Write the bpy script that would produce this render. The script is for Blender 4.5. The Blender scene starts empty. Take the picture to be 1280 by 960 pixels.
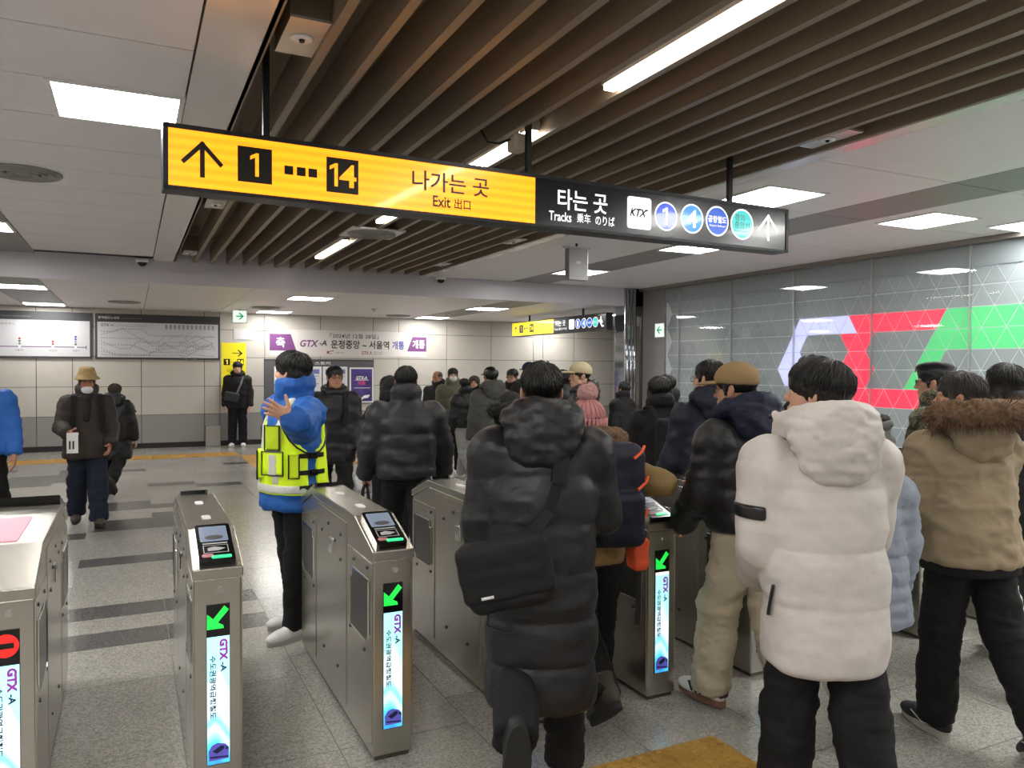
import bpy, bmesh, math, random
import numpy as np
from mathutils import Vector, Matrix

# ------------------------------------------------------------------ camera
FPX = 970.0; CAMH = 1.65
YAW = math.atan(476/FPX); PIT = math.atan(20/FPX); ROL = 0.005
_F0 = np.array([math.sin(YAW), math.cos(YAW), 0]); _Z = np.array([0, 0, 1.0])
_R0 = np.array([math.cos(YAW), -math.sin(YAW), 0])
CF = _F0*math.cos(PIT) - _Z*math.sin(PIT); _U0 = _Z*math.cos(PIT) + _F0*math.sin(PIT)
CR = _R0*math.cos(ROL) + _U0*math.sin(ROL); CU = _U0*math.cos(ROL) - _R0*math.sin(ROL)
CC = np.array([0, 0, CAMH])
def ray(u, v): return CF + CR*(u-640)/FPX + CU*(480-v)/FPX
def hit(u, v, ax, val):
    d = ray(u, v); return CC + d*((val-CC[ax])/d[ax])
def at(u, v, dep): return CC + ray(u, v)*dep

S = bpy.context.scene
COL = S.collection
cam = bpy.data.cameras.new('camera'); cam.sensor_width = 36; cam.lens = 36*FPX/1280
cam.clip_start = 0.05; cam.clip_end = 100
camo = bpy.data.objects.new('camera', cam); COL.objects.link(camo)
camo.matrix_world = Matrix(((CR[0], CU[0], -CF[0], CC[0]), (CR[1], CU[1], -CF[1], CC[1]), (CR[2], CU[2], -CF[2], CC[2]), (0, 0, 0, 1)))
S.camera = camo
# ------------------------------------------------------------------ world, exposure
w = bpy.data.worlds.new('world'); S.world = w; w.use_nodes = True
w.node_tree.nodes['Background'].inputs[0].default_value = (0.5, 0.5, 0.5, 1)
w.node_tree.nodes['Background'].inputs[1].default_value = 0.05
vs = S.view_settings
vs.view_transform = 'Standard'; vs.look = 'None'; vs.gamma = 1; vs.use_curve_mapping = False
vs.exposure = 0.0
PANEL = 33.0       # emission of the ceiling panels
STRIP = 26.0       # emission of the strip lamps

# ------------------------------------------------------------------ helpers
def lin(h):
    if not isinstance(h, str): return tuple(h)
    h = h.lstrip('#'); r = []
    for i in (0, 2, 4):
        c = int(h[i:i+2], 16)/255
        r.append(c/12.92 if c <= .04045 else ((c+.055)/1.055)**2.4)
    return tuple(r)

MATS = {}
def mat(name, col='#808080', rough=.5, metal=0., emit=0., ecol=None, bump=0., bscale=40., var=0., vscale=6., coat=0., stretch=None, spec=.5, sheen=0., bdist=.01, randobj=0.):
    if name in MATS: return MATS[name]
    m = bpy.data.materials.new(name); m.use_nodes = True
    nt = m.node_tree; b = nt.nodes['Principled BSDF']; L = nt.links
    c = lin(col)
    b.inputs['Base Color'].default_value = (*c, 1)
    b.inputs['Roughness'].default_value = rough
    b.inputs['Metallic'].default_value = metal
    b.inputs['Specular IOR Level'].default_value = spec
    if coat: b.inputs['Coat Weight'].default_value = coat; b.inputs['Coat Roughness'].default_value = .05
    if sheen: b.inputs['Sheen Weight'].default_value = sheen
    if emit:
        b.inputs['Emission Color'].default_value = (*lin(ecol or col), 1); b.inputs['Emission Strength'].default_value = emit
    tc = None
    def coords(sc):
        nonlocal tc
        if tc is None: tc = nt.nodes.new('ShaderNodeTexCoord')
        mp = nt.nodes.new('ShaderNodeMapping'); L.new(tc.outputs['Object'], mp.inputs['Vector'])
        st = stretch or (1, 1, 1); mp.inputs['Scale'].default_value = (sc*st[0], sc*st[1], sc*st[2])
        return mp.outputs['Vector']
    if var or randobj:
        n = nt.nodes.new('ShaderNodeTexNoise'); n.inputs['Scale'].default_value = 1; n.inputs['Detail'].default_value = 5
        L.new(coords(vscale), n.inputs['Vector'])
        mr = nt.nodes.new('ShaderNodeMapRange'); mr.inputs['From Min'].default_value = .3; mr.inputs['From Max'].default_value = .7
        mr.inputs['To Min'].default_value = 1-var; mr.inputs['To Max'].default_value = 1+var
        L.new(n.outputs['Fac'], mr.inputs['Value'])
        fac = mr.outputs['Result']
        if randobj:
            oi = nt.nodes.new('ShaderNodeObjectInfo')
            m2 = nt.nodes.new('ShaderNodeMapRange'); m2.inputs['To Min'].default_value = 1-randobj; m2.inputs['To Max'].default_value = 1+randobj
            L.new(oi.outputs['Random'], m2.inputs['Value'])
            mu = nt.nodes.new('ShaderNodeMath'); mu.operation = 'MULTIPLY'; L.new(fac, mu.inputs[0]); L.new(m2.outputs['Result'], mu.inputs[1]); fac = mu.outputs[0]
        vm = nt.nodes.new('ShaderNodeVectorMath'); vm.operation = 'SCALE'; vm.inputs[0].default_value = c
        L.new(fac, vm.inputs['Scale']); L.new(vm.outputs['Vector'], b.inputs['Base Color'])
    if bump:
        n = nt.nodes.new('ShaderNodeTexNoise'); n.inputs['Scale'].default_value = 1; n.inputs['Detail'].default_value = 4
        L.new(coords(bscale), n.inputs['Vector'])
        bp = nt.nodes.new('ShaderNodeBump'); bp.inputs['Strength'].default_value = bump; bp.inputs['Distance'].default_value = bdist
        L.new(n.outputs['Fac'], bp.inputs['Height']); L.new(bp.outputs['Normal'], b.inputs['Normal'])
    MATS[name] = m
    return m

def granite(name, col, spk=.35, rough=.3):
    m = mat(name, col, rough, randobj=.05, var=.04, vscale=1.5)
    nt = m.node_tree; L = nt.links; b = nt.nodes['Principled BSDF']
    src = b.inputs['Base Color'].links[0].from_socket
    tc = nt.nodes.new('ShaderNodeTexCoord')
    v = nt.nodes.new('ShaderNodeTexVoronoi'); v.inputs['Scale'].default_value = 130; L.new(tc.outputs['Object'], v.inputs['Vector'])
    sp = nt.nodes.new('ShaderNodeSeparateColor'); L.new(v.outputs['Color'], sp.inputs['Color'])
    mr = nt.nodes.new('ShaderNodeMapRange'); mr.inputs['To Min'].default_value = 1-spk; mr.inputs['To Max'].default_value = 1+spk; L.new(sp.outputs['Red'], mr.inputs['Value'])
    vm = nt.nodes.new('ShaderNodeVectorMath'); vm.operation = 'SCALE'; L.new(src, vm.inputs[0]); L.new(mr.outputs['Result'], vm.inputs['Scale'])
    L.new(vm.outputs['Vector'], b.inputs['Base Color'])
    return m

class MB:
    def __init__(s): s.v = []; s.f = []
    def add(s, vs, fs):
        o = len(s.v); s.v += [tuple(map(float, q)) for q in vs]; s.f += [tuple(i+o for i in f) for f in fs]; return s
    def box(s, a, b):
        x0, y0, z0 = a; x1, y1, z1 = b
        return s.add([(x0,y0,z0),(x1,y0,z0),(x1,y1,z0),(x0,y1,z0),(x0,y0,z1),(x1,y0,z1),(x1,y1,z1),(x0,y1,z1)],
                     [(0,3,2,1),(4,5,6,7),(0,1,5,4),(1,2,6,5),(2,3,7,6),(3,0,4,7)])
    def prism(s, poly, axis, a, b):
        """polygon in the two other axes extruded along axis from a to b"""
        n = len(poly); vs = []
        for t in (a, b):
            for p in poly:
                q = list(p); q.insert(axis, t); vs.append(q)
        fs = [tuple(range(n-1, -1, -1)), tuple(range(n, 2*n))] + [(i, (i+1) % n, n+(i+1) % n, n+i) for i in range(n)]
        return s.add(vs, fs)
    def cyl(s, p0, p1, r0, r1=None, n=16, caps=True):
        r1 = r0 if r1 is None else r1
        p0 = Vector(p0); p1 = Vector(p1); d = (p1-p0).normalized()
        u = d.orthogonal().normalized(); w_ = d.cross(u); vs = []
        for p, r in ((p0, r0), (p1, r1)):
            for i in range(n):
                a = 2*math.pi*i/n; vs.append(p + u*math.cos(a)*r + w_*math.sin(a)*r)
        fs = [(i, (i+1) % n, n+(i+1) % n, n+i) for i in range(n)]
        if caps: fs += [tuple(range(n-1, -1, -1)), tuple(range(n, 2*n))]
        return s.add(vs, fs)
    def tube(s, pts, r, n=8):
        pts = [Vector(p) for p in pts]; rs = r if isinstance(r, (list, tuple)) else [r]*len(pts)
        vs = []; ref = None
        for i, p in enumerate(pts):
            d = (pts[min(i+1, len(pts)-1)] - pts[max(i-1, 0)]).normalized()
            if ref is None: ref = d.orthogonal().normalized()
            u = (ref - d*ref.dot(d)).normalized(); ref = u; w_ = d.cross(u)
            for k in range(n):
                a = 2*math.pi*k/n; vs.append(p + (u*math.cos(a) + w_*math.sin(a))*rs[i])
        fs = []
        for i in range(len(pts)-1):
            for k in range(n): fs.append((i*n+k, i*n+(k+1) % n, (i+1)*n+(k+1) % n, (i+1)*n+k))
        fs += [tuple(range(n-1, -1, -1)), tuple(range((len(pts)-1)*n, len(pts)*n))]
        return s.add(vs, fs)
    def lathe(s, c, prof, n=24, axis=(0, 0, 1)):
        """profile of (radius, height along axis) from c"""
        d = Vector(axis).normalized(); u = d.orthogonal().normalized(); w_ = d.cross(u); c = Vector(c); vs = []; fs = []
        for r, h in prof:
            for k in range(n):
                a = 2*math.pi*k/n; vs.append(c + d*h + (u*math.cos(a) + w_*math.sin(a))*max(r, 1e-4))
        for i in range(len(prof)-1):
            for k in range(n): fs.append((i*n+k, i*n+(k+1) % n, (i+1)*n+(k+1) % n, (i+1)*n+k))
        fs += [tuple(range(n-1, -1, -1)), tuple(range((len(prof)-1)*n, len(prof)*n))]
        return s.add(vs, fs)
    def mesh(s, name='mesh', smooth=False, fixn=True):
        me = bpy.data.meshes.new(name); me.from_pydata(s.v, [], s.f)
        if fixn:
            bm = bmesh.new(); bm.from_mesh(me); bmesh.ops.recalc_face_normals(bm, faces=bm.faces); bm.to_mesh(me); bm.free()
        if smooth: me.polygons.foreach_set('use_smooth', [True]*len(me.polygons))
        me.update(); return me
    def build(s, name, m, parent=None, smooth=False, bevel=0., loc=None):
        return obj(name, s.mesh(name, smooth), m, parent, bevel, loc)

KIDS = {}
def obj(name, me, m=None, parent=None, bevel=0., loc=None):
    o = bpy.data.objects.new(name, me); COL.objects.link(o)
    if m is not None and me is not None and len(me.materials) == 0: me.materials.append(m)
    if parent is not None: o.parent = parent; KIDS.setdefault(parent, []).append(o)
    if loc is not None: o.location = loc
    if bevel:
        md = o.modifiers.new('bevel', 'BEVEL'); md.width = bevel; md.segments = 2; md.limit_method = 'ANGLE'; md.angle_limit = .6
    return o
def tag(o, label=None, cat=None, group=None, kind=None):
    if label: o['label'] = label
    if cat: o['category'] = cat
    if group: o['group'] = group
    if kind: o['kind'] = kind
    return o
def empty(name, loc=(0, 0, 0), rz=0., label=None, cat=None, group=None, kind=None):
    o = bpy.data.objects.new(name, None); COL.objects.link(o); o.location = loc; o.rotation_euler = (0, 0, rz); o.empty_display_size = .1
    return tag(o, label, cat, group, kind)
def copy_tree(o, parent=None):
    c = o.copy(); COL.objects.link(c); c.parent = parent
    if parent is not None: KIDS.setdefault(parent, []).append(c)
    for ch in list(KIDS.get(o, [])): copy_tree(ch, c)
    return c

def quadplate(mb, org, xd, yd, x0, y0, x1, y1, t):
    """thin plate on a face: local rect, proud by t"""
    x = Vector(xd).normalized(); y = Vector(yd).normalized(); z = x.cross(y); o_ = Vector(org); vs = []
    for h in (0, t):
        for a, b in ((x0, y0), (x1, y0), (x1, y1), (x0, y1)): vs.append(o_ + x*a + y*b + z*h)
    return mb.add(vs, [(0,3,2,1),(4,5,6,7),(0,1,5,4),(1,2,6,5),(2,3,7,6),(3,0,4,7)])
def polyplate(mb, org, xd, yd, pts, t0, t1):
    x = Vector(xd).normalized(); y = Vector(yd).normalized(); z = x.cross(y); o_ = Vector(org); n = len(pts)
    vs = [o_ + x*a + y*b + z*h for h in (t0, t1) for a, b in pts]
    return mb.add(vs, [tuple(range(n-1, -1, -1)), tuple(range(n, 2*n))] + [(i, (i+1) % n, n+(i+1) % n, n+i) for i in range(n)])
def disc(cx, cy, r, n=28, ry=None): return [(cx + r*math.cos(2*math.pi*i/n), cy + (ry or r)*math.sin(2*math.pi*i/n)) for i in range(n)]
def rrect(x0, y0, x1, y1, r, n=5):
    p = []
    for cx, cy, a0 in ((x1-r, y1-r, 0), (x0+r, y1-r, 90), (x0+r, y0+r, 180), (x1-r, y0+r, 270)):
        for i in range(n+1):
            a = math.radians(a0 + 90*i/n); p.append((cx + r*math.cos(a), cy + r*math.sin(a)))
    return p

# ------------------------------------------------------------------ materials
M_white = mat('ceiling_white', '#e6e3e6', .42, var=.02)
M_band = mat('band_white_gloss', '#dedbdb', .22, metal=.25)
M_dark = mat('ceiling_grey', '#8b8987', .45)
M_fascia = mat('fascia_white', '#cfcbd4', .3)
M_lamp = mat('lamp_diffuser', '#ffffff', .4, emit=PANEL, ecol='#fffdf8')
M_strip = mat('strip_diffuser', '#ffffff', .4, emit=STRIP, ecol='#fff7ea')
M_alu = mat('aluminium', '#c8c8c8', .35, metal=.8)
M_wood = mat('baffle_wood', '#897a69', .42, var=.12, vscale=3, stretch=(6, .4, 6))
M_woodd = mat('baffle_backing', '#6b5b4a', .7)
M_steel = mat('brushed_steel', '#bdb9b1', .27, metal=.97, var=.03, vscale=3, bump=.05, bscale=60, stretch=(1, .05, 4))
M_steeld = mat('dark_steel', '#6c6862', .35, metal=.9)
M_chrome = mat('chrome', '#d8d8d8', .12, metal=1.)
M_black = mat('black_plastic', '#161617', .35)
M_blackg = mat('black_gloss', '#0c0c0e', .12)
M_frame = mat('sign_frame', '#26272c', .4, metal=.3)
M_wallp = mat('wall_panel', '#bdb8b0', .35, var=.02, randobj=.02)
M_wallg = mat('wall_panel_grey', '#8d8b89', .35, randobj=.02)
M_joint = mat('joint_dark', '#3c3a38', .7)
M_print_w = mat('print_white', '#e9e9ea', .5)
M_print_k = mat('print_black', '#15140f', .5)
M_tact = mat('tactile_yellow', '#a07a30', .55, var=.1, vscale=8)
M_tactd = mat('tactile_yellow_far', '#b58b3e', .5, var=.08, vscale=8)
M_floor = granite('floor_granite', '#96938d', .3, .2)
M_floord = granite('floor_granite_dark', '#595857', .22, .2)
M_grout = mat('grout', '#6f6d69', .8)

# ------------------------------------------------------------------ floor
ZC = 3.10; ZL = 2.78; YF = 11.7; YB = 17.2; XW = 8.4; XL = -6.0; YN = -4.0
floor = MB().box((XL-.2, YN-.2, -.2), (16, YB+.2, -.003)).build('floor', M_grout); tag(floor, kind='structure')
rng = random.Random(5)
cells = []
DARK = [(-.4, 5.66, 1), (-.4, 5.03, 1), (.2, 7.2, 1), (.2, 8.74, 3), (.2, 11.7, 1), (.8, 11.4, 1), (-1.6, 12.3, 4), (-1.0, 12.6, 5), (-.4, 8.74, 2), (-.4, 7.2, 1), (-1.0, 8.4, 1), (-1., 10.2, 2), (-1.6, 10.3, 2), (-.4, 9.9, 2), (.2, 5.66, 1), (.2, 5.03, 1), (-1.0, 5.66, 1), (-1., 5.03, 1), (.2, 9.9, 1), (-2.2, 11.4, 3), (-2.2, 14.1, 1), (-.4, 13.5, 1), (1.4, 13.8, 1), (2.6, 12.3, 1), (3.2, 11.1, 2), (3.8, 13.5, 1), (4.4, 9.9, 1), (3.2, 9.0, 1), (2.6, 9.9, 2), (5., 12, 2), (5.6, 10.5, 1), (3.8, 8.1, 1), (5., 8.4, 2)]
for ci in range(-10, 14):
    x0 = .2 + .6*ci
    if x0 > XW-.05: continue
    ds = sorted([(11.7 + .3*round((y-11.7)/.3), n) for x, y, n in DARK if abs(x-x0) < .05])
    y = 11.7 - .3*36 + (.3 if ci % 2 else 0); y -= .6
    while y < YB-.05:
        nx = next((d for d in ds if d[0] > y-.01), None)
        if nx and abs(nx[0]-y) < .02: n, dk = nx[1], True
        else:
            n, dk = rng.choice((2, 2, 3, 3, 4)), False
            if nx: n = min(n, max(1, round((nx[0]-y)/.3)))
        y1 = min(y+.3*n, YB)
        cells.append((x0, y, min(x0+.6, XW), y1, dk)); y = y1
def tarea(c):
    X, Y = (c[0]+c[2])/2, (c[1]+c[3])/2
    q = np.array([X, Y, 0]) - CC; z = q@CF
    if z < .8: return 0
    u = 640 + FPX*(q@CR)/z; v = 480 - FPX*(q@CU)/z
    if not (-60 < u < 1340 and v < 1060): return 0
    return (c[2]-c[0])*(c[3]-c[1])*CAMH*FPX*FPX/z**3
cells.sort(key=tarea, reverse=True)
tmesh = {}
rest = {True: MB(), False: MB()}
for i, (x0, y0, x1, y1, dk) in enumerate(cells):
    if i < 300 and tarea(cells[i]) > 0:
        key = (round(x1-x0, 3), round(y1-y0, 3), dk)
        if key not in tmesh:
            g = .0022; a, b = (x1-x0)/2-g, (y1-y0)/2-g
            tmesh[key] = MB().box((-a, -b, -.02), (a, b, 0)).mesh('floor_tile')
        obj('floor_tile', tmesh[key], M_floord if dk else M_floor, floor, loc=((x0+x1)/2, (y0+y1)/2, 0))
    else:
        rest[dk].box((x0+.002, y0+.002, -.02), (x1-.002, y1-.002, 0))
for dk in rest:
    if rest[dk].v: tag(rest[dk].build('floor_tile_field', M_floord if dk else M_floor, floor), kind='stuff')

# tactile paving
def tactile(name, x, y, dots, m, label, group):
    mb = MB().box((x+.002, y+.002, -.001), (x+.298, y+.298, .006))
    if dots:
        for i in range(6):
            for j in range(6):
                mb.lathe((x+.025+.05*i, y+.025+.05*j, .005), [(.0175, 0), (.0165, .005), (.013, .0075), (.0, .0078)], 10)
    else:
        for i in range(4):
            if dots is False: mb.box((x+.02, y+.025+.072*i, .005), (x+.28, y+.06+.072*i, .011))
            else: mb.box((x+.025+.072*i, y+.02, .005), (x+.06+.072*i, y+.28, .011))
    return tag(mb.build(name, m, None), label, 'paving', group)
for i in range(4):
    for j in range(3):
        tactile('tactile_paving_block', 1.14+.3*i, 2.4-.3*j, True, M_tact, 'yellow tactile paving block with round studs on floor before gates', 'studded tactile blocks before the gates')
for i in range(14):
    tactile('tactile_paving_block', -2.4+.3*i, 15.15, False, M_tactd, 'yellow ribbed tactile block in strip along the far panelled wall', 'ribbed tactile strip along the far wall')
    tactile('tactile_paving_block', -2.4+.3*i, 15.45, False, M_tactd, 'yellow ribbed tactile block in strip along the far panelled wall', 'ribbed tactile strip along the far wall')
for j in range(22):
    tactile('tactile_paving_block', 1.80, 14.85-.3*j, None, M_tactd, 'yellow ribbed tactile block in strip leading to the gates', 'ribbed tactile strip towards the gates')
    tactile('tactile_paving_block', 2.10, 14.85-.3*j, None, M_tactd, 'yellow ribbed tactile block in strip leading to the gates', 'ribbed tactile strip towards the gates')
for i in range(14):
    tactile('tactile_paving_block', 2.4+.3*i, 13.05, False, M_tactd, 'yellow ribbed tactile block in cross strip behind the waiting crowd', 'ribbed tactile cross strip')

# ------------------------------------------------------------------ ceiling
ceil = MB().box((XL-.2, YN-.2, ZC+.5), (16, YF, ZC+.6)).build('ceiling', M_woodd); tag(ceil, kind='structure')
def panel(x0, y0, x1, y1, z, m, parent=None, g=.005):
    return MB().box((x0+g, y0+g, z), (x1-g, y1-g, z+.02)).build('ceiling_panel', m, parent or ceil)
MB().box((XL, YN, ZC+.021), (.28, YF, ZC+.04)).build('ceiling_backing', M_joint, ceil)
MB().box((4.27, YN, ZC+.021), (XW+.3, YF, ZC+.04)).build('ceiling_backing', M_joint, ceil)
holes = []   # lamp openings are covered by the lamp bodies
rows = [3.88 + .68*k for k in range(-11, 12)]
for k in range(len(rows)-1):
    y0, y1 = rows[k], min(rows[k+1], YF)
    if y0 >= YF: break
    panel(-1.1, y0, .27, y1, ZC, M_white)
    panel(-4.4, y0, -1.78, y1, ZC, M_white)
    panel(XL, y0, -4.4, y1, ZC, M_white)
yy = YN
while yy < YF:
    panel(-1.78, yy, -1.1, min(yy+1.36, YF), ZC, M_dark); panel(5.7, yy, 7.45, min(yy+1.36, YF), ZC, M_dark) if False else None
    yy += 1.36
for k, y0 in enumerate(np.arange(3.92-1.36*6, YF, 1.36)):
    y1 = min(y0+1.36, YF)
    panel(4.27, y0, 5.72, y1, ZC, M_white); panel(5.72, y0, 6.42, y1, ZC, M_dark); panel(6.42, y0, XW+.25, y1, ZC, M_white)
MB().box((.275, YN, ZC-.006), (.55, YF, ZC+.03)).build('ceiling_band', M_band, ceil)
MB().box((4.12, YN, ZC-.006), (4.27, YF, ZC+.03)).build('ceiling_band', M_band, ceil)
MB().box((.53, YN, ZC-.006), (.56, YF, ZC+.4)).build('baffle_edge', M_wood, ceil)
MB().box((4.10, YN, ZC-.006), (4.13, YF, ZC+.4)).build('baffle_edge', M_wood, ceil)
# wooden baffles
slat = MB().box((-.022, YN, ZC), (.022, YF-.002, ZC+.22)).mesh('baffle')
sx = [.80 + .2195*k for k in range(15)]
for x in sx: obj('wood_baffle', slat, M_wood, ceil, loc=(x, 0, 0))
MB().box((.56, YN, ZC+.34), (4.10, YF, ZC+.36)).build('baffle_backing', mat('baffle_back_board', '#7c6c59', .55), ceil)
# strip lamps between the baffles
def striplamp(x, y0, y1):
    e = empty('strip_lamp', (x, y0, ZC), 0, 'long white strip lamp recessed between wooden ceiling baffles', 'lamp', 'strip lamps among the baffles')
    L_ = y1-y0
    MB().box((-.04, 0, .03), (.04, L_, .12)).build('housing', M_alu, e)
    MB().box((-.03, .01, .005), (.03, L_-.01, .03)).build('diffuser', M_strip, e)
    MB().cyl((0, .3, .12), (0, .3, .34), .004, n=6).build('hanger', M_alu, e); MB().cyl((0, L_-.3, .12), (0, L_-.3, .34), .004, n=6).build('hanger', M_alu, e)
for y0, y1 in ((-3.2, -.4), (.7, 3.47), (4.3, 7.67), (9.0, 10.55)): striplamp(2.31-.055, y0, y1)
# lamp panels
def lamp(x0, y0, x1, y1, z, grp='square panel lamps in the ceiling', lab='white square panel lamp set flush in the metal ceiling'):
    if z == ZC:
        if x0 < -3: lab, grp = 'added unseen square panel lamp in the white ceiling beyond the dark strip', 'added lamps beyond the dark ceiling strip'
        elif x0 < -1: lab, grp = 'square panel lamp in the dark ceiling strip over the wide pink-topped gate side', 'lamps in the dark strip of the pink gate side'
        elif x0 < 0: lab, grp = 'square panel lamp against the ceiling band beside the yellow sign end', 'lamps along the band at the yellow sign end'
        elif x0 < 5: lab, grp = 'square panel lamp against the ceiling band beside the dark sign end', 'lamps along the band at the dark sign end'
        elif x0 < 6: lab, grp = 'square panel lamp in the dark ceiling strip near the hanging steel box', 'lamps in the dark strip by the steel box'
        else: lab, grp = 'square panel lamp in white ceiling beside the triangle-tiled wall', 'lamps beside the triangle-tiled wall'
    elif x0 < -1: lab, grp = 'slim panel lamp in the dark strip of lower ceiling before the maps', 'far lamps before the maps'
    elif x0 < 4: lab, grp = 'slim panel lamp in lower ceiling near the hanging exit lamp', 'far lamps by the exit lamp'
    elif x0 < 7: lab, grp = 'slim panel lamp in dark strip of lower ceiling near the far direction sign', 'far lamps by the far sign'
    else: lab, grp = 'slim panel lamp in lower ceiling past the steel column', 'far lamps past the column'
    e = empty('ceiling_lamp', ((x0+x1)/2, (y0+y1)/2, z), 0, lab, 'lamp', grp)
    a, b = (x1-x0)/2, (y1-y0)/2; t = .028
    MB().box((-a, -b, -.012), (a, -b+t, .02)).box((-a, b-t, -.012), (a, b, .02)).box((-a, -b+t, -.012), (-a+t, b-t, .02)).box((a-t, -b+t, -.012), (a, b-t, .02)).build('frame', M_print_w, e)
    MB().box((-a+t, -b+t, -.006), (a-t, b-t, .019)).build('diffuser', M_lamp, e)
for x0, y0 in ((-.39, 4.56), (-1.77, 11.05-1.75), (-1.77, 4.56), (-1.77, .5), (-.39, .5), (-.39, -2.9), (-1.77, -2.9), (-3.6, -2.9), (-3.6, 4.56), (-3.6, .5), (-3.6, 8.6), (-5.2, 2.5), (-5.2, 7.)):  # those out of view are added to light the room
    lamp(x0, y0, x0+.66, y0+.66, ZC)
for x0, y0 in ((4.50, 4.60), (6.6, 4.68), (8.0-.25, 4.3), (5.74, 7.08), (5.74, 9.75), (4.5, .2), (6.6, .8), (4.5, -2.9), (6.6, -2.9), (7.5, 2.6), (5.74, 2.0), (4.5, 1.9), (6.9, -.9), (5.74, -1.2)):  # the near ones, out of view, are added to brighten this side
    lamp(x0, y0, x0+.66, y0+.66, ZC)
FARL = 'slim white panel lamp set in the lower far ceiling'
for x0, y0 in ((2.3, 12.6), (5.76, 13.2), (5.76, 16.2), (2.3, 16.2), (-1.76, 12.7), (-1.76, 16.2), (9.0, 13.2), (9., 16.2)):
    lamp(x0, y0, x0+.68, y0+.66, ZL, 'panel lamps in the lower far ceiling', FARL)
# fascia and lower far ceiling
fas = MB().box((XL, YF, ZL), (XW+.3, YF+.06, ZC+.6)).build('trim_1', M_fascia); tag(fas, kind='structure')
ceil2 = MB().box((XL, YF+.06, ZL+.021), (16, YB, ZL+.1)).build('ceiling', M_joint); tag(ceil2, kind='structure')
for x0, x1, m in ((XL, -1.78, M_white), (-1.78, -1.08, M_dark), (-1.08, .23, M_white), (.23, 1.62, M_white), (1.62, 3.0, M_white), (3.0, 4.4, M_white), (4.4, 5.73, M_white), (5.73, 6.45, M_dark), (6.45, 8.0, M_white), (8., 10, M_white), (10., 16, M_white)):
    panel(x0, YF+.06, x1, YB, ZL, m, ceil2)

# ------------------------------------------------------------------ back wall of metal panels
wb = MB().box((XL, YB+.02, 0), (16, YB+.2, 3)).build('wall_back', M_joint); tag(wb, kind='structure')
xs = [-6, -5.2, -4.0, -2.8, -1.62, -1.02, .18, 1.36, 1.66, 2.56, 3.74, 4.93, 5.53, 6.71, 7.87, 9.03, 9.30, 10.2, 11.35, 12.5, 13.7, 14.9, 16]
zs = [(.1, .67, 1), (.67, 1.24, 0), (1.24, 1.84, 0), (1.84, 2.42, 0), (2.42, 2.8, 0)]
for x0, x1 in zip(xs[:-1], xs[1:]):
    for z0, z1, g in zs:
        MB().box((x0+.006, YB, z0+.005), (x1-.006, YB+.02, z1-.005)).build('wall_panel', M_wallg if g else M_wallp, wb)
bb = MB().box((XL, YB-.012, 0), (16, YB+.02, .1)).build('baseboard_back', mat('base_black', '#191818', .5)); tag(bb, kind='structure')
# remaining shell
tag(MB().box((XL-.2, YN, 0), (XL, YB, 3.7)).build('wall_left', M_wallp), kind='structure')
tag(MB().box((XL, YN-.2, 0), (XW+.3, YN, 3.7)).build('wall_front', M_wallp), kind='structure')
tag(MB().box((16, YF-.2, 0), (16.2, YB, 3.7)).build('wall_end', M_wallp), kind='structure')
tag(MB().box((XW+.28, YF-.1, 0), (16, YF+.06, 3.7)).build('wall_return', M_wallp), kind='structure')

# ------------------------------------------------------------------ right wall: triangular light tiles behind glass
wr = MB().box((XW+.03, YN, 0), (XW+.28, YF, 3.7)).build('wall_right', mat('lattice_joint', '#e2e7ea', .5)); tag(wr, kind='structure')
M_tri = mat('tri_tile_grey', '#a3acb0', .45, randobj=.04)
M_tw = mat('tri_tile_lavender', '#c9cdf6', .4, emit=.75, ecol='#c9cdfb')
M_tr = mat('tri_tile_red', '#f0405a', .4, emit=.85, ecol='#fa3e58')
M_tg = mat('tri_tile_green', '#5ac47e', .4, emit=.62, ecol='#58cc7e')
RH = .2365; SD = .2731; Z0 = 1.65; Y0 = 8.42   # a lattice vertex: (8.42,1.65)
def inpoly(p, poly):
    x, y = p; c = False; n = len(poly)
    for i in range(n):
        (x1, y1), (x2, y2) = poly[i], poly[i-1]
        if (y1 > y) != (y2 > y) and x < (x2-x1)*(y-y1)/(y2-y1)+x1: c = not c
    return c
def wpix(*pts): return [tuple(hit(970+x/4.129, 370+y/4.129, 0, XW)[1:]) for x, y in pts]
P_w = [wpix((0,380),(45,285),(110,118),(362,100),(408,190),(150,203),(108,290),(140,375),(110,470),(40,460))]
P_r = [wpix((370,100),(875,66),(815,178),(495,188),(455,290),(495,380),(455,475),(800,485),(870,590),(480,580),(440,690),(400,590),(315,385),(360,290),(320,195),(408,190)), ]
P_g = [wpix((877,65),(1500,20),(1500,262),(1250,270),(870,277),(820,370),(765,482),(650,475),(710,375),(765,275),(818,180)), wpix((700,588),(900,590),(800,780))]
tri_up = MB().add([], []); gp = .008
def trimesh(s):
    h = RH; a = SD/2 - gp; y0 = -h/2 + gp*.6; y1 = h/2 - gp*1.2
    if s < 0: y0, y1 = -y0, -y1
    return MB().prism([(-a, y0), (a, y0), (0, y1)], 0, .0135, .02).mesh('tri_tile')
TM = {(s, k): trimesh(s) for s in (1, -1) for k in 'kwrg'}
tiles = []
for r in range(-5, 5):
    z0 = Z0 + r*RH
    if z0 < .45 or z0+RH > 2.85: continue
    off = (r % 2)*SD/2
    for k in range(-14, 46):
        for s in (1, -1):
            yc = Y0 + off - k*SD + (SD/2 if s > 0 else 0)   # upright tiles stand on the row, hanging ones point to its nodes
            if not (YN+.3 < yc < 11.0): continue
            p = (yc, z0+RH*(.36 if s > 0 else .64))
            key = 'k'
            for kk, P in (('w', P_w), ('r', P_r), ('g', P_g)):
                if any(inpoly(p, q) for q in P): key = kk
            tiles.append((yc, z0+RH/2, s, key))
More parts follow.
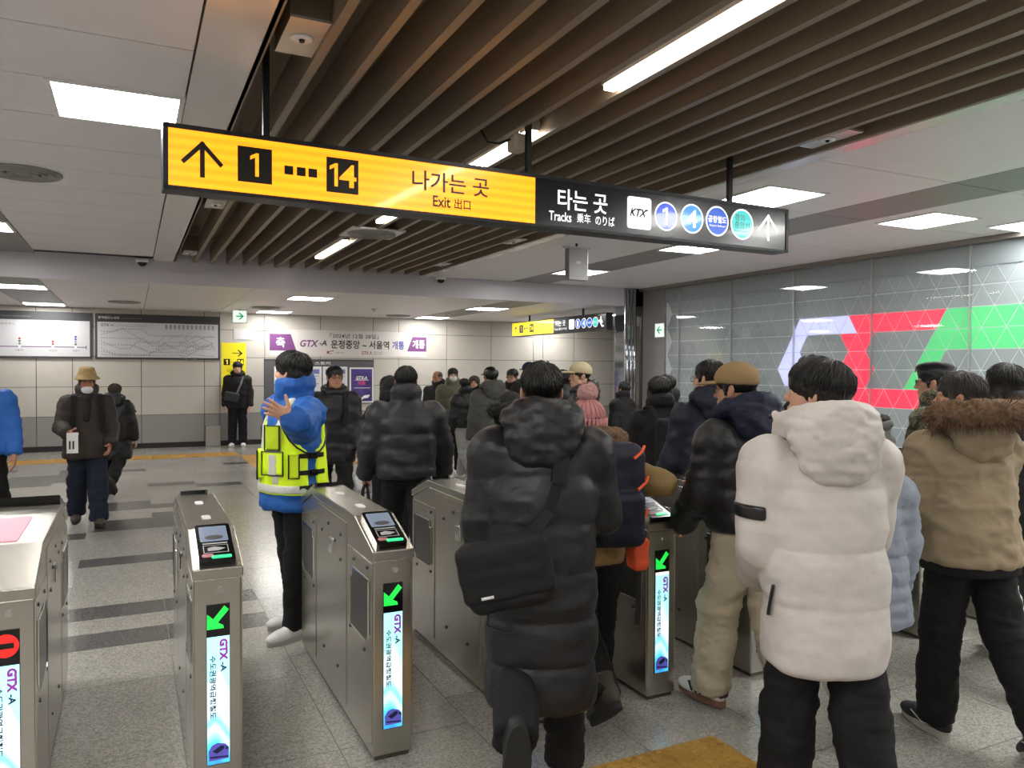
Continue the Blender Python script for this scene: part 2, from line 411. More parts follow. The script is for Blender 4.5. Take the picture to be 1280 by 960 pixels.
tiles.sort(key=lambda t: (abs(t[0]-7.0) if t[0] > 3.9 else 50-t[0]) - (3 if t[3] != 'k' else 0) + (2.5 if t[1] < 1.2 else 0))
restt = {}
for i, (y, z, s, key) in enumerate(tiles):
    mm = dict(k=M_tri, w=M_tw, r=M_tr, g=M_tg)[key]
    if i < 300: obj('light_tile', TM[(s, key)], mm, wr, loc=(XW+.012, y, z))
    else:
        mb = restt.setdefault(key, MB()); me = TM[(s, key)]
        mb.add([(v.co.x+XW+.012, v.co.y+y, v.co.z+z) for v in me.vertices], [tuple(p.vertices) for p in me.polygons])
for key, mb in restt.items(): tag(mb.build('light_tile_field', dict(k=M_tri, w=M_tw, r=M_tr, g=M_tg)[key], wr), kind='stuff')
MB().box((XW+.012, YN, 2.80), (XW+.03, 11.05, ZC)).build('upper_strip', mat('wall_upper', '#98a0a4', .4), wr)
MB().box((XW+.012, YN, 0), (XW+.03, 11.05, .46)).build('lower_strip', mat('wall_lower', '#98a0a4', .4), wr)
MB().box((XW+.0, 11.05, 0), (XW+.03, YF, ZC)).build('end_panel', M_wallg, wr)
MB().box((XW-.10, YN, ZC-.055), (XW+.03, YF, ZC)).build('top_trim', mat('trim_brown', '#8b8480', .35, metal=.4), wr)
# glass panes
gm = bpy.data.materials.new('pane_glass'); gm.use_nodes = True; nt = gm.node_tree; nt.nodes.remove(nt.nodes['Principled BSDF'])
tr = nt.nodes.new('ShaderNodeBsdfTransparent'); tr.inputs[0].default_value = (.982, .99, .99, 1)
gl = nt.nodes.new('ShaderNodeBsdfGlossy'); gl.inputs['Roughness'].default_value = .03
lw = nt.nodes.new('ShaderNodeLayerWeight'); lw.inputs['Blend'].default_value = .5
pw = nt.nodes.new('ShaderNodeMath'); pw.operation = 'POWER'; nt.links.new(lw.outputs['Facing'], pw.inputs[0]); pw.inputs[1].default_value = 5
fr = nt.nodes.new('ShaderNodeMath'); fr.operation = 'MULTIPLY_ADD'; nt.links.new(pw.outputs[0], fr.inputs[0]); fr.inputs[1].default_value = .9; fr.inputs[2].default_value = .05
mx = nt.nodes.new('ShaderNodeMixShader'); nt.links.new(fr.outputs[0], mx.inputs[0]); nt.links.new(tr.outputs[0], mx.inputs[1]); nt.links.new(gl.outputs[0], mx.inputs[2])
nt.links.new(mx.outputs[0], nt.nodes['Material Output'].inputs['Surface'])
ys = [10.65-1.28*k for k in range(12)]
ys = [11.05]+ys
for a, b in zip(ys[:-1], ys[1:]):
    MB().box((XW-.02, b+.006, .02), (XW-.012, a-.006, ZC-.06)).build('glass_pane', gm, wr)
    MB().box((XW-.024, b-.005, .02), (XW+.012, b+.005, ZC-.06)).build('pane_joint', M_alu, wr)

# ------------------------------------------------------------------ corner column: polished steel with a glass side light
colm = empty('steel_column', (8.2, YF, 0), 0, 'polished stainless steel column with ribbed faces at corner of lattice wall', 'column')
MB().box((-.22, -.02, 0), (.02, .3, ZC)).build('shaft', mat('polished_steel', '#b9bcc2', .08, metal=1.), colm, bevel=.02)
for i in range(3): MB().cyl((-.16+.08*i, -.03, 0), (-.16+.08*i, -.03, ZC), .024, n=12).build('rib', mat('polished_steel', '#b9bcc2', .08, metal=1.), colm, smooth=True)
MB().box((.02, 0, 0), (.06, .06, ZC)).box((.17, 0, 0), (.2, .06, ZC)).box((.06, 0, ZC-.5), (.17, .06, ZC)).build('side_frame', M_steeld, colm)
MB().box((.06, .02, 0), (.17, .03, ZC-.5)).build('glass_pane', gm, colm)
# ------------------------------------------------------------------ flat faces and fitted lettering
class Face:
    def __init__(s, org, xd, yd): s.o = Vector(org); s.x = Vector(xd).normalized(); s.y = Vector(yd).normalized(); s.z = s.x.cross(s.y)
    def px(s, u, v):
        d = Vector(ray(u, v)); c = Vector(CC); t = (s.o-c).dot(s.z)/d.dot(s.z); p = c + d*t - s.o
        return p.dot(s.x), p.dot(s.y)
    def local(s, parent_loc): return Face(s.o-Vector(parent_loc), s.x, s.y)
    def rect(s, mb, x0, y0, x1, y1, t0=0, t1=.002): return polyplate(mb, s.o, s.x, s.y, [(x0, y0), (x1, y0), (x1, y1), (x0, y1)], t0, t1)
    def poly(s, mb, pts, t0=0, t1=.002): return polyplate(mb, s.o, s.x, s.y, pts, t0, t1)
GLYPH = {}; TXT = bpy.data.scenes.new('lettering_scratch')
def fit(name, body, F, x0, y0, x1, y1, m, parent, bold=0., h=.001, shear=0., rot=False, t=.0012):
    """lettering whose outline fills the rectangle; rot turns it to read downwards"""
    key = (body, bold, shear)
    if key not in GLYPH:
        c = bpy.data.curves.new('txt', 'FONT'); c.body = body; c.size = 1; c.extrude = .0; c.offset = bold; c.shear = shear; c.resolution_u = 3
        o = bpy.data.objects.new('txt', c); TXT.collection.objects.link(o)
        with bpy.context.temp_override(scene=TXT, view_layer=TXT.view_layers[0]):
            dg = bpy.context.evaluated_depsgraph_get(); GLYPH[key] = bpy.data.meshes.new_from_object(o.evaluated_get(dg))
        bpy.data.objects.remove(o); bpy.data.curves.remove(c)
    me = GLYPH[key].copy(); me.materials.clear()
    n = len(me.vertices); a = np.zeros(n*3); me.vertices.foreach_get('co', a); a = a.reshape(-1, 3)
    if rot: a = np.stack([a[:, 1], -a[:, 0], a[:, 2]], 1)
    lo, hi = a.min(0), a.max(0)
    px = x0 + (a[:, 0]-lo[0])/(hi[0]-lo[0])*(x1-x0); py = y0 + (a[:, 1]-lo[1])/(hi[1]-lo[1])*(y1-y0)
    P = np.array(F.o)[None] + px[:, None]*np.array(F.x)[None] + py[:, None]*np.array(F.y)[None] + (t+h)*np.array(F.z)[None]
    me.vertices.foreach_set('co', P.astype(np.float32).ravel()); me.update(); me.name = name
    return obj(name, me, m, parent)
def one(mb, F, x0, y0, x1, y1, t0, t1):
    w = x1-x0; h = y1-y0; st = w*.42
    F.poly(mb, [(x1-st, y0), (x1, y0), (x1, y1), (x1-st*.75, y1), (x0, y1-h*.14), (x0, y1-h*.30), (x1-st, y1-h*.18)], t0, t1)
def arrow_up(x, y0, y1, w, t):
    """outline of an upward line arrow as three bars"""
    h = w*.62
    return [[(x-t/2, y0), (x+t/2, y0), (x+t/2, y1-t*.3), (x-t/2, y1-t*.3)],
            [(x, y1), (x, y1-t*1.45), (x-w/2+t*.35, y1-h-t*.35), (x-w/2-t*.3, y1-h+t*.35)],
            [(x, y1), (x+w/2+t*.3, y1-h+t*.35), (x+w/2-t*.35, y1-h-t*.35), (x, y1-t*1.45)]]

def light_mat(name, col, e, stripes=0.):
    m = mat(name, col, .25, emit=e, ecol=col, coat=.35)
    if stripes:
        nt = m.node_tree; b = nt.nodes['Principled BSDF']
        tc = nt.nodes.new('ShaderNodeTexCoord'); wv = nt.nodes.new('ShaderNodeTexWave'); wv.bands_direction = 'Z'; wv.inputs['Scale'].default_value = stripes; wv.inputs['Distortion'].default_value = 0
        nt.links.new(tc.outputs['Object'], wv.inputs['Vector'])
        mr = nt.nodes.new('ShaderNodeMapRange'); mr.inputs['To Min'].default_value = e*.86; mr.inputs['To Max'].default_value = e*1.12
        nt.links.new(wv.outputs['Fac'], mr.inputs['Value']); nt.links.new(mr.outputs['Result'], b.inputs['Emission Strength'])
    return m
M_sy = light_mat('sign_yellow_lit', (1.0, .36, .012), 1.4, 6.3)
M_sy2 = light_mat('sign_yellow_lit_far', '#f6e01c', .95)
M_sk = mat('sign_dark_face', '#23232c', .2, coat=.2)
M_swl = light_mat('sign_white_lit', '#fdfdff', 1.0)
M_sb = light_mat('sign_blue_lit', '#0a48d6', .9)
M_sc = light_mat('sign_sky_lit', '#0c84e0', .9)
M_sn = light_mat('sign_navy_lit', '#1c58c8', .8)
M_st = light_mat('sign_teal_lit', '#35c8c4', .85)
M_ink = mat('sign_ink', '#17130a', .35)
M_inkb = mat('sign_ink_brown', '#33270a', .35)

def wayfinding(F, P, e, T=.14):
    """the big double sign; F is its front face, P maps a pixel to the face"""
    x0, y0 = P(204, 235); x1, y1 = P(985, 262); y1 = P(204, 152)[1]
    xm = P(669, 240)[0]; b = .022
    mb = MB(); F.rect(mb, x0, y0, x1, y1, -T, -.004); mb.build('case', M_frame, e, bevel=.006)
    mb = MB()
    for r in ((x0, y0, x1, y0+b*.8), (x0, y1-b, x1, y1), (x0, y0, x0+b, y1), (x1-b, y0, x1, y1)): F.rect(mb, *r, -.004, .006)
    mb.build('frame', M_frame, e)
    mb = MB(); F.rect(mb, x0+b, y0+b*.8, xm, y1-b, -.004, 0); yp = mb.build('yellow_panel', M_sy, e)
    mb = MB(); F.rect(mb, xm, y0+b*.8, x1-b, y1-b, -.004, 0); kp = mb.build('dark_panel', M_sk, e)
    # yellow side
    cx, ya = P(253, 222); _, yb = P(253, 176); ww = P(278, 200)[0]-P(228, 190)[0]
    mb = MB()
    for q in arrow_up(cx, ya, yb, ww, .022): F.poly(mb, q, 0, .0012)
    mb.build('arrow', M_ink, yp)
    for s_, (ua, va, ub, vb) in (('1', (297, 181, 340, 227)), ('14', (408, 197, 448, 240))):
        xa = P(ua, va)[0]; xb = P(ub, vb)[0]; h = xb-xa; yc = (y0+y1)/2+.004
        mb = MB(); F.rect(mb, xa, yc-h*.53, xb, yc+h*.53, 0, .0012); q = mb.build('number_box', M_ink, yp)
        mb = MB(); xo = xa+h*(.36 if s_ == '1' else .10); one(mb, F, xo, yc-h*.34, xo+h*.25, yc+h*.36, .0012, .002); mb.build('number', M_sy, q)
        if s_ == '14': fit('number', '4', F, xa+h*.40, yc-h*.34, xb-h*.07, yc+h*.36, M_sy, q, .018, .0008)
    mb = MB()
    for u in (361, 376.5, 391):
        x_ = P(u, 215)[0]; F.rect(mb, x_-.022, (y0+y1)/2-.022, x_+.022, (y0+y1)/2+.022, 0, .0012)
    mb.build('dots', M_ink, yp)
    fit('lettering', '나가는 곳', F, P(515, 230)[0], P(515, 236)[1], P(611, 230)[0], P(515, 211)[1], M_ink, yp, .012)
    fit('lettering', 'Exit', F, P(541, 250)[0], P(541, 258)[1], P(563, 250)[0], P(541, 244)[1], M_ink, yp, .02)
    fit('lettering', '出口', F, P(568, 250)[0], P(568, 261)[1], P(588, 250)[0], P(568, 248)[1], M_ink, yp, .015)
    # dark side
    fit('lettering', '타는 곳', F, P(697, 250)[0], P(697, 261)[1], P(759, 250)[0], P(697, 235)[1], M_swl, kp, .012)
    fit('lettering', 'Tracks', F, P(686, 270)[0], P(686, 275)[1], P(714, 270)[0], P(686, 263)[1], M_swl, kp, .01)
    fit('lettering', '乗车', F, P(721, 272)[0], P(721, 278)[1], P(738, 272)[0], P(721, 266)[1], M_swl, kp, .006)
    fit('lettering', 'のりば', F, P(744, 274)[0], P(744, 281)[1], P(768, 274)[0], P(744, 269)[1], M_swl, kp, .006)
    xa, xb = P(784, 260)[0], P(814, 260)[0]; yc = P(799, 266.5)[1]; h = (xb-xa)*.52
    mb = MB(); F.poly(mb, rrect(xa, yc-h*1.02, xb, yc+h*1.02, .02), 0, .0012); q = mb.build('train_logo_tile', M_swl, kp)
    fit('lettering', 'KTX', F, xa+.018, yc-.024, xb-.03, yc+.028, M_print_k, q, .035, .0008, .35)
    mb = MB(); F.poly(mb, [(xb-.055, yc+.018), (xb-.018, yc+.030), (xb-.026, yc+.020), (xb-.062, yc+.008)], .0012, .0022); mb.build('logo_swoosh', M_print_k, q)
    for u, v, mm, s_ in ((832.5, 270.5, M_sb, '1'), (865, 273.5, M_sc, '4'), (896.5, 276.5, M_sn, '공항철도'), (927.5, 280.5, M_st, '경의·\n중앙선')):
        cx, cy = P(u, v); r = (P(u+14.2, v)[0]-P(u-14.2, v)[0])/2
        mb = MB(); F.poly(mb, disc(cx, cy, r), 0, .001); q = mb.build('line_ring', M_swl, kp)
        mb = MB(); F.poly(mb, disc(cx, cy, r*.9), .001, .0018); q2 = mb.build('line_disc', mm, q)
        if s_ == '1': mb = MB(); one(mb, F, cx-r*.30, cy-r*.6, cx+r*.14, cy+r*.6, .0018, .0026); mb.build('lettering', M_swl, q)
        elif s_ == '4': fit('lettering', s_, F, cx-r*.44, cy-r*.6, cx+r*.44, cy+r*.6, M_swl, q, .02, .0012)
        elif s_.startswith('공'):
            fit('lettering', s_, F, cx-r*.8, cy-r*.12, cx+r*.8, cy+r*.34, M_swl, q, .015, .0012)
            fit('lettering', 'Airport Railroad', F, cx-r*.7, cy-r*.42, cx+r*.7, cy-r*.24, M_swl, q, .0, .0012)
        else:
            fit('lettering', s_, F, cx-r*.66, cy-r*.28, cx+r*.66, cy+r*.64, mat('teal_ink', '#0e5a66', .4), q, .0, .0012)
            fit('lettering', 'Gyeongui Jungang Line', F, cx-r*.7, cy-r*.52, cx+r*.7, cy-r*.38, mat('teal_ink', '#0e5a66', .4), q, .0, .0012)
    cx, ya = P(960, 301); _, yb = P(960, 268); ww = P(972, 285)[0]-P(948, 285)[0]
    mb = MB()
    for q in arrow_up(cx, ya, yb, ww, .018): F.poly(mb, q, 0, .0012)
    mb.build('arrow', M_swl, kp)
    return x0, x1, y0, y1

# big hanging sign
A = hit(204, 152, 2, 2.80); B = hit(985, 262, 2, 2.80)
sxd = Vector(B-A).normalized(); org = Vector((A[0], A[1], 0))
sg = empty('direction_sign', (A[0], A[1], 0), 0, 'large lit yellow and dark hanging direction sign with exit numbers and line circles', 'sign')
Fw = Face(org, sxd, (0, 0, 1)); Fl = Fw.local(org)
xa, xb, za, zb = wayfinding(Fl, Fw.px, sg)
def lp(x, z, d): return Fl.o + Fl.x*x + Fl.y*z - Fl.z*d
for u in (336, 668, 922):
    x_ = Fw.px(u, 200)[0]
    a_ = lp(x_-.016, zb-.01, .055); b_ = lp(x_+.016, ZC+.3, .085)
    mb = MB(); polyplate(mb, Fl.o, Fl.x, Fl.y, [(x_-.016, zb-.01), (x_+.016, zb-.01), (x_+.016, ZC+.34), (x_-.016, ZC+.34)], -.09, -.06); mb.build('hanger_rod', M_frame, sg)

# far sign facing the gates' left, seen obliquely
def far_sign():
    F = Face((0, 0, 0), (0, -1, 0), (0, 0, 1))       # faces -X
    e = empty('direction_sign', (7.6, 15.5, 2.34), 0, 'smaller lit yellow and black direction sign hanging under the lower far ceiling', 'sign')
    Lh, H = 3.81, .31; xm = 1.89
    mb = MB(); F.rect(mb, 0, 0, Lh, H, -.14, -.003); mb.build('case', M_frame, e)
    mb = MB(); F.rect(mb, .015, .015, xm, H-.015, -.003, 0); yp = mb.build('yellow_panel', M_sy2, e)
    mb = MB(); F.rect(mb, xm, .015, Lh-.02, H-.015, -.003, 0); kp = mb.build('dark_panel', M_sk, e)
    mb = MB()
    for q in arrow_up(.19, .08, .23, .14, .02): F.poly(mb, q, 0, .001)
    mb.build('arrow', M_ink, yp)
    for s_, x_ in (('1', .37), ('14', .86)):
        mb = MB(); F.rect(mb, x_, .07, x_+.17, .24, 0, .001); q = mb.build('number_box', M_ink, yp)
        mb = MB(); xo = x_+(.06 if s_ == '1' else .02); one(mb, F, xo, .1, xo+.045, .21, .001, .002); mb.build('number', M_sy2, q)
        if s_ == '14': fit('number', '4', F, x_+.07, .1, x_+.155, .21, M_sy2, q, .02)
    mb = MB()
    for x_ in (.61, .69, .77): F.rect(mb, x_-.02, .14, x_+.02, .18, 0, .001)
    mb.build('dots', M_ink, yp)
    fit('lettering', '나가는 곳', F, 1.2, .14, 1.66, .24, M_inkb, yp); fit('lettering', 'Exit 出口', F, 1.33, .07, 1.58, .12, M_inkb, yp)
    fit('lettering', '타는 곳', F, 1.98, .14, 2.36, .25, M_swl, kp, .01); fit('lettering', 'Tracks 乗车 のりば', F, 1.92, .06, 2.42, .11, M_swl, kp, .006)
    mb = MB(); F.poly(mb, rrect(2.5, .06, 2.7, .25, .03), 0, .001); q = mb.build('train_logo_tile', M_swl, kp); fit('lettering', 'KTX', F, 2.53, .13, 2.67, .18, M_print_k, q, .01)
    for x_, mm, s_ in ((2.83, M_sb, '1'), (3.05, M_sc, '4'), (3.25, M_sn, '공항철도'), (3.45, M_st, '경의·\n중앙선')):
        mb = MB(); F.poly(mb, disc(x_, .155, .095, 20), 0, .001); q = mb.build('line_ring', M_swl, kp)
        mb = MB(); F.poly(mb, disc(x_, .155, .084, 20), .001, .0018); mb.build('line_disc', mm, q)
        r = .03 if s_ == '1' else (.042 if s_ == '4' else .07)
        fit('lettering', s_, F, x_-r, .155-(.055 if len(s_) == 1 else .025), x_+r, .155+(.055 if len(s_) == 1 else .025), M_swl, q, .02 if len(s_) == 1 else 0, .0012)
    mb = MB()   # escalator with a rider
    F.poly(mb, [(3.56, .19), (3.60, .19), (3.68, .09), (3.73, .09), (3.73, .06), (3.66, .06), (3.59, .155), (3.56, .155)], 0, .001); F.poly(mb, disc(3.64, .235, .02, 10), 0, .001); F.poly(mb, [(3.60, .21), (3.65, .215), (3.70, .14), (3.67, .12)], 0, .001)
    mb.build('escalator_pictogram', M_swl, kp)
    for x_ in (.7, 2.9):
        mb = MB(); F.rect(mb, x_-.015, H-.01, x_+.015, .45, -.09, -.06); mb.build('hanger_rod', M_frame, e)
far_sign()

# ------------------------------------------------------------------ things on the far wall
FB = Face((0, YB, 0), (1, 0, 0), (0, 0, 1))
def board(name, label, cat, x0, z0, x1, z1, head, b=.04, t=.035, face=None):
    e = empty(name, ((x0+x1)/2, YB, z0), 0, label, cat)
    F = FB.local(e.location)
    mb = MB(); F.rect(mb, x0, z0, x1, z1, 0, t); mb.build('frame', mat('board_frame', '#3d3e42', .45), e, bevel=.004)
    mb = MB(); F.rect(mb, x0+b, z0+b, x1-b, z1-head, t, t+.002); s_ = mb.build('face', face or mat('board_face', '#bfbfc3', .35, emit=.04, ecol='#e6e6f0'), e)
    F2 = Face(F.o + F.z*(t+.002), F.x, F.y); F3 = Face(F.o + F.z*t, F.x, F.y)
    return e, s_, F2, F3
M_inkd = mat('map_ink', '#55565c', .6); M_inkg = mat('map_ink_grey', '#8f9094', .6); M_purp = mat('map_purple', '#6a4a72', .6); M_red = mat('map_red', '#a83a3a', .6); M_blue = mat('map_blue', '#3d4f9a', .6); M_green = mat('map_green', '#4e8a4a', .6)
e, s_, F, F3 = board('line_map', 'wide dark-framed route line board with purple line beside network map', 'map', -3.6, 1.79, -.68, 2.68, .165)
mb = MB(); F.rect(mb, -3.5, 2.0, -.78, 2.017, 0, .0008); F.rect(mb, -.79, 1.975, -.775, 2.04, 0, .0008); mb.build('route_line', M_purp, s_)
for x_, nm, dots in ((-1.88, '대곡', (M_green, M_inkd, M_red)), (-1.34, '연신내', (M_red, M_red)), (-.96, '서울역', (M_inkd, M_inkg, M_blue, M_blue)), (-2.5, '킨텍스', (M_red,)), (-3.1, '운정중앙', (M_red,))):
    mb = MB(); F.poly(mb, disc(x_, 2.009, .02, 12), .0008, .0014); mb.build('station_dot', M_print_w, s_)
    for i, mm in enumerate(dots): mb = MB(); F.poly(mb, disc(x_, 2.065+.048*i, .021, 12), 0, .0008); mb.build('line_dot', mm, s_)
    fit('lettering', nm, F, x_-.06, 1.92, x_+.06, 1.96, M_inkd, s_); 
fit('lettering', '서울역 Seoul Station', F, -1.06, 1.885, -.86, 1.90, M_inkg, s_); fit('lettering', '광역급행철도', F, -2.3, 2.42, -1.95, 2.45, M_inkd, s_); fit('lettering', '환승 안내 Transfer', F, -1.32, 2.40, -1.0, 2.45, M_inkg, s_)
fit('lettering', '노선안내 Route Information', F3, -2.4, 2.57, -1.7, 2.60, M_inkg, e)
e, s_, F, F3 = board('network_map', 'dark-framed rail network map board full of fine grey lines', 'map', -.63, 1.785, 1.66, 2.68, .165)
fit('lettering', 'GTX', F, -.53, 2.43, -.38, 2.48, mat('gtx_dark', '#4a2c3c', .5), s_, .02, shear=.2); fit('lettering', '-A', F, -.375, 2.435, -.31, 2.475, M_inkd, s_, .02, shear=.2)
fit('lettering', 'Great Train eXpress  수도권광역급행철도 노선', F, -.29, 2.435, .36, 2.462, M_inkd, s_)
fit('lettering', '광역철도노선도', F3, -.58, 2.575, -.2, 2.625, M_print_w, e, .01); fit('lettering', 'Metropolitan Railway Map', F3, -.17, 2.58, .2, 2.605, M_inkg, e)
rr = random.Random(3); mb = MB(); mb2 = MB()
def seg(m_, a, b, w=.006):
    a = Vector(a); b = Vector(b); d = (b-a); L_ = d.length; d = d/L_; n = Vector((-d.y, d.x))*w/2
    F.poly(m_, [tuple(a-n), tuple(b-n), tuple(b+n), tuple(a+n)], 0, .0008)
for k in range(8):
    z_ = 1.87 + .065*k; x_ = -.52
    pts = [(x_, z_)]
    while pts[-1][0] < 1.5:
        px_, pz = pts[-1]; dx = rr.uniform(.12, .4); dz = rr.choice((0, 0, 0, 1, -1))*min(dx, .14)
        nz = min(max(pz+dz, 1.86), 2.38); pts.append((min(px_+dx, 1.56), nz))
    for a, b in zip(pts[:-1], pts[1:]):
        seg(mb, a, b)
        n = int(abs(b[0]-a[0])/.045)
        for i in range(n):
            q = (a[0]+(b[0]-a[0])*i/max(n, 1), a[1]+(b[1]-a[1])*i/max(n, 1)); F.poly(mb2, disc(*q, .006, 6), .0008, .0014)
            seg(mb2, (q[0], q[1]+.012), (q[0]+.012, q[1]+.03), .005)
for k in range(14):
    a = (rr.uniform(-.1, 1.2), rr.uniform(1.9, 2.2)); s2 = rr.choice((1, -1)); seg(mb, a, (a[0]+rr.uniform(.1, .3), a[1]+s2*rr.uniform(.1, .2)), .007)
mb.build('route_lines', M_inkg, s_); tag(mb2.build('station_marks', M_inkd, s_), kind='stuff')
mb = MB()
for i in range(12): F.rect(mb, .62+.08*i, 2.40, .66+.08*i, 2.49, 0, .0008)
mb.build('legend', M_inkg, s_)
# yellow exit poster
e = empty('exit_poster', (1.93, YB, 1.4), 0, 'yellow exit poster with arrow and numbers on far wall behind waiting man', 'poster'); F = FB.local(e.location)
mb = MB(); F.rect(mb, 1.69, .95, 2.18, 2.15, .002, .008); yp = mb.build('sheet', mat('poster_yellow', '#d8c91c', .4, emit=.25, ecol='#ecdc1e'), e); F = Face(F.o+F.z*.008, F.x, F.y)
mb = MB(); F.rect(mb, 1.90, 1.925, 2.10, 1.94, 0, .001); F.poly(mb, [(2.10, 1.94), (2.02, 2.01), (2.01, 1.99), (2.07, 1.932), (2.01, 1.87), (2.02, 1.855), (2.11, 1.925)], 0, .001); mb.build('arrow', M_ink, yp)
for s1, x_ in (('1', 1.73), ('14', 2.0)):
    mb = MB(); F.rect(mb, x_, 1.68, x_+.13, 1.81, 0, .001); q = mb.build('number_box', M_ink, yp); mb = MB(); xo = x_+(.045 if s1 == '1' else .015); one(mb, F, xo, 1.70, xo+.035, 1.79, .001, .002); mb.build('number', M_sy2, q)
    if s1 == '14': fit('number', '4', F, x_+.055, 1.70, x_+.118, 1.79, M_sy2, q, .02)
mb = MB(); [F.rect(mb, 1.885+.04*i, 1.735, 1.9+.04*i, 1.75, 0, .001) for i in range(3)]; mb.build('dots', M_ink, yp)
fit('lettering', '나가는 곳', F, 1.8, 1.53, 2.08, 1.60, M_ink, yp)
# blank notice above it
tag(MB().box((1.93, YB-.02, 2.22), (2.31, YB, 2.44)).build('blank_notice', mat('notice_grey', '#c4c4c4', .8)), 'small blank white notice plate above yellow exit poster', 'notice')
# exit lamp hanging
def exit_lamp(loc, face, label, flip=False):
    e = empty('exit_lamp', loc, 0, label, 'exit lamp'); F = Face((0, 0, 0), face, (0, 0, 1))
    mb = MB(); F.rect(mb, -.14, 0, .14, .26, -.07, 0); mb.build('case', M_print_w, e, bevel=.004)
    mb = MB(); F.rect(mb, -.125, .015, .125, .245, 0, .002); f_ = mb.build('lit_face', light_mat('exit_white', '#e6f6ee', .9), e)
    s = -1 if flip else 1
    mb = MB(); F.rect(mb, min(-.07*s, .05*s), .122, max(-.07*s, .05*s), .148, .002, .003)
    F.poly(mb, [(.085*s, .135), (.0, .21), (-.02*s, .19), (.045*s, .135), (-.02*s, .08), (.0, .06)][::s], .002, .003); mb.build('arrow', light_mat('exit_green', '#12a86a', .6), f_)
    return e
exit_lamp((2.26-.35, 16.0, 2.50), (1, 0, 0), 'small white exit lamp with green arrow hanging above blank notice')
MB().box((1.90, 15.96, 2.76), (1.92, 15.98, ZL+.01)).box((1.90, 15.96, 2.74), (1.92, 15.98, 2.77)).build('hanger', M_alu, bpy.data.objects['exit_lamp']).matrix_parent_inverse = bpy.data.objects['exit_lamp'].matrix_world.inverted() if False else Matrix.Translation((-1.91, -16.0, -2.50))
exit_lamp((XW-.001, 11.2, 2.20), (0, -1, 0), 'small pale exit plate with green arrow on wall end beside steel column', True)
# congratulation banner
e = empty('opening_banner', (4.43, YB, 1.9), 0, 'long white banner with purple end blocks announcing the line opening', 'banner'); F = FB.local((4.43, YB, 1.9))
mb = MB(); F.rect(mb, 2.66, 1.89, 6.2, 2.46, .002, .008); sh = mb.build('sheet', mat('banner_cloth', '#d0cbc8', .7), e); F = Face(F.o+F.z*.008, F.x, F.y)
M_pb = mat('banner_purple', '#6e3c74', .6); M_nv = mat('banner_navy', '#23254f', .6)
mb = MB(); F.poly(mb, [(2.66, 2.0), (3.22, 2.0), (3.10, 2.36), (2.66, 2.36)], 0, .0008); q = mb.build('end_block', M_pb, sh); fit('lettering', '축', F, 2.79, 2.07, 2.98, 2.29, M_print_w, q, .02)
mb = MB(); F.poly(mb, [(5.73, 2.02), (6.2, 2.02), (6.2, 2.36), (5.86, 2.36)], 0, .0008); q = mb.build('end_block', M_pb, sh); fit('lettering', '개통', F, 5.86, 2.09, 6.16, 2.29, M_print_w, q, .02)
fit('lettering', 'GTX', F, 3.30, 2.09, 3.70, 2.24, M_pb, sh, .03, shear=.25); fit('lettering', '-A', F, 3.71, 2.12, 3.88, 2.24, M_nv, sh, .02, shear=.2)
fit('lettering', '운정중앙 ~ 서울역', F, 3.97, 2.06, 5.30, 2.25, M_print_k, sh, .02); fit('lettering', '개통', F, 5.37, 2.06, 5.66, 2.25, mat('banner_blue', '#2c3f96', .6), sh, .02)
fit('lettering', '「2024년 12월 28일」', F, 3.95, 2.29, 5.05, 2.40, M_nv, sh, .006)
fit('lettering', '국가철도공단', F, 4.05, 1.95, 4.27, 1.985, M_inkd, sh); mb = MB(); F.poly(mb, [(3.88, 2.0), (4.03, 2.02), (4.03, 2.0), (3.93, 1.99), (3.92, 1.96), (4.0, 1.95), (3.98, 1.94), (3.88, 1.95)], 0, .0008); mb.build('logo_mark', mat('logo_red', '#8c2e4a', .6), sh)
fit('lettering', 'GTX A', F, 4.66, 1.93, 4.90, 2.01, mat('logo_red', '#8c2e4a', .6), sh, .02); fit('lettering', '지티엑스에이\n운영주식회사', F, 4.93, 1.93, 5.14, 2.01, M_inkd, sh)
# poster board
e, s_, F, F3 = board('poster_board', 'dark grey board with three framed posters under the banner', 'board', 2.54, .83, 4.94, 1.82, .04, .01, .02, mat('poster_board_grey', '#56565a', .5))
fit('lettering', '지티엑스 스토리', F, 3.1, 1.70, 3.95, 1.77, M_print_w, s_, .01)
M_pw = mat('poster_paper', '#d3d2d6', .35)
for x0, x1 in ((2.75, 3.22), (3.29, 3.76), (3.79, 4.33)):
    mb = MB(); F.rect(mb, x0, .86, x1, 1.66, 0, .012); p_ = mb.build('poster_frame', mat('poster_frame', '#dcdcdc', .3), s_)
    mb = MB(); F.rect(mb, x0+.03, .89, x1-.03, 1.63, .012, .013); mb.build('poster_sheet', M_pw, p_); G = Face(F.o+F.z*.013, F.x, F.y)
    mb = MB(); G.rect(mb, x0+.05, 1.5, x1-.05, 1.6, 0, .0008); mb.build('poster_header', mat('poster_header', '#6d74a8', .5), p_)
    mb = MB(); [G.rect(mb, x0+.06+(.0 if k % 2 else .2), 1.44-.055*k, x1-.06-(.05*(k % 3)), 1.455-.055*k, 0, .0008) for k in range(9)]; mb.build('poster_lines', M_inkg, p_)
mb = MB(); F.rect(mb, 4.38, .85, 4.93, 1.645, 0, .012); p_ = mb.build('poster_frame', mat('poster_frame', '#dcdcdc', .3), s_)
pm = mat('poster_purple', '#3b2768', .35, var=.6, vscale=5, emit=.12, ecol='#4a2f86')
mb = MB(); F.rect(mb, 4.415, .885, 4.895, 1.61, .012, .013); mb.build('poster_sheet', pm, p_); G = Face(F.o+F.z*.013, F.x, F.y)
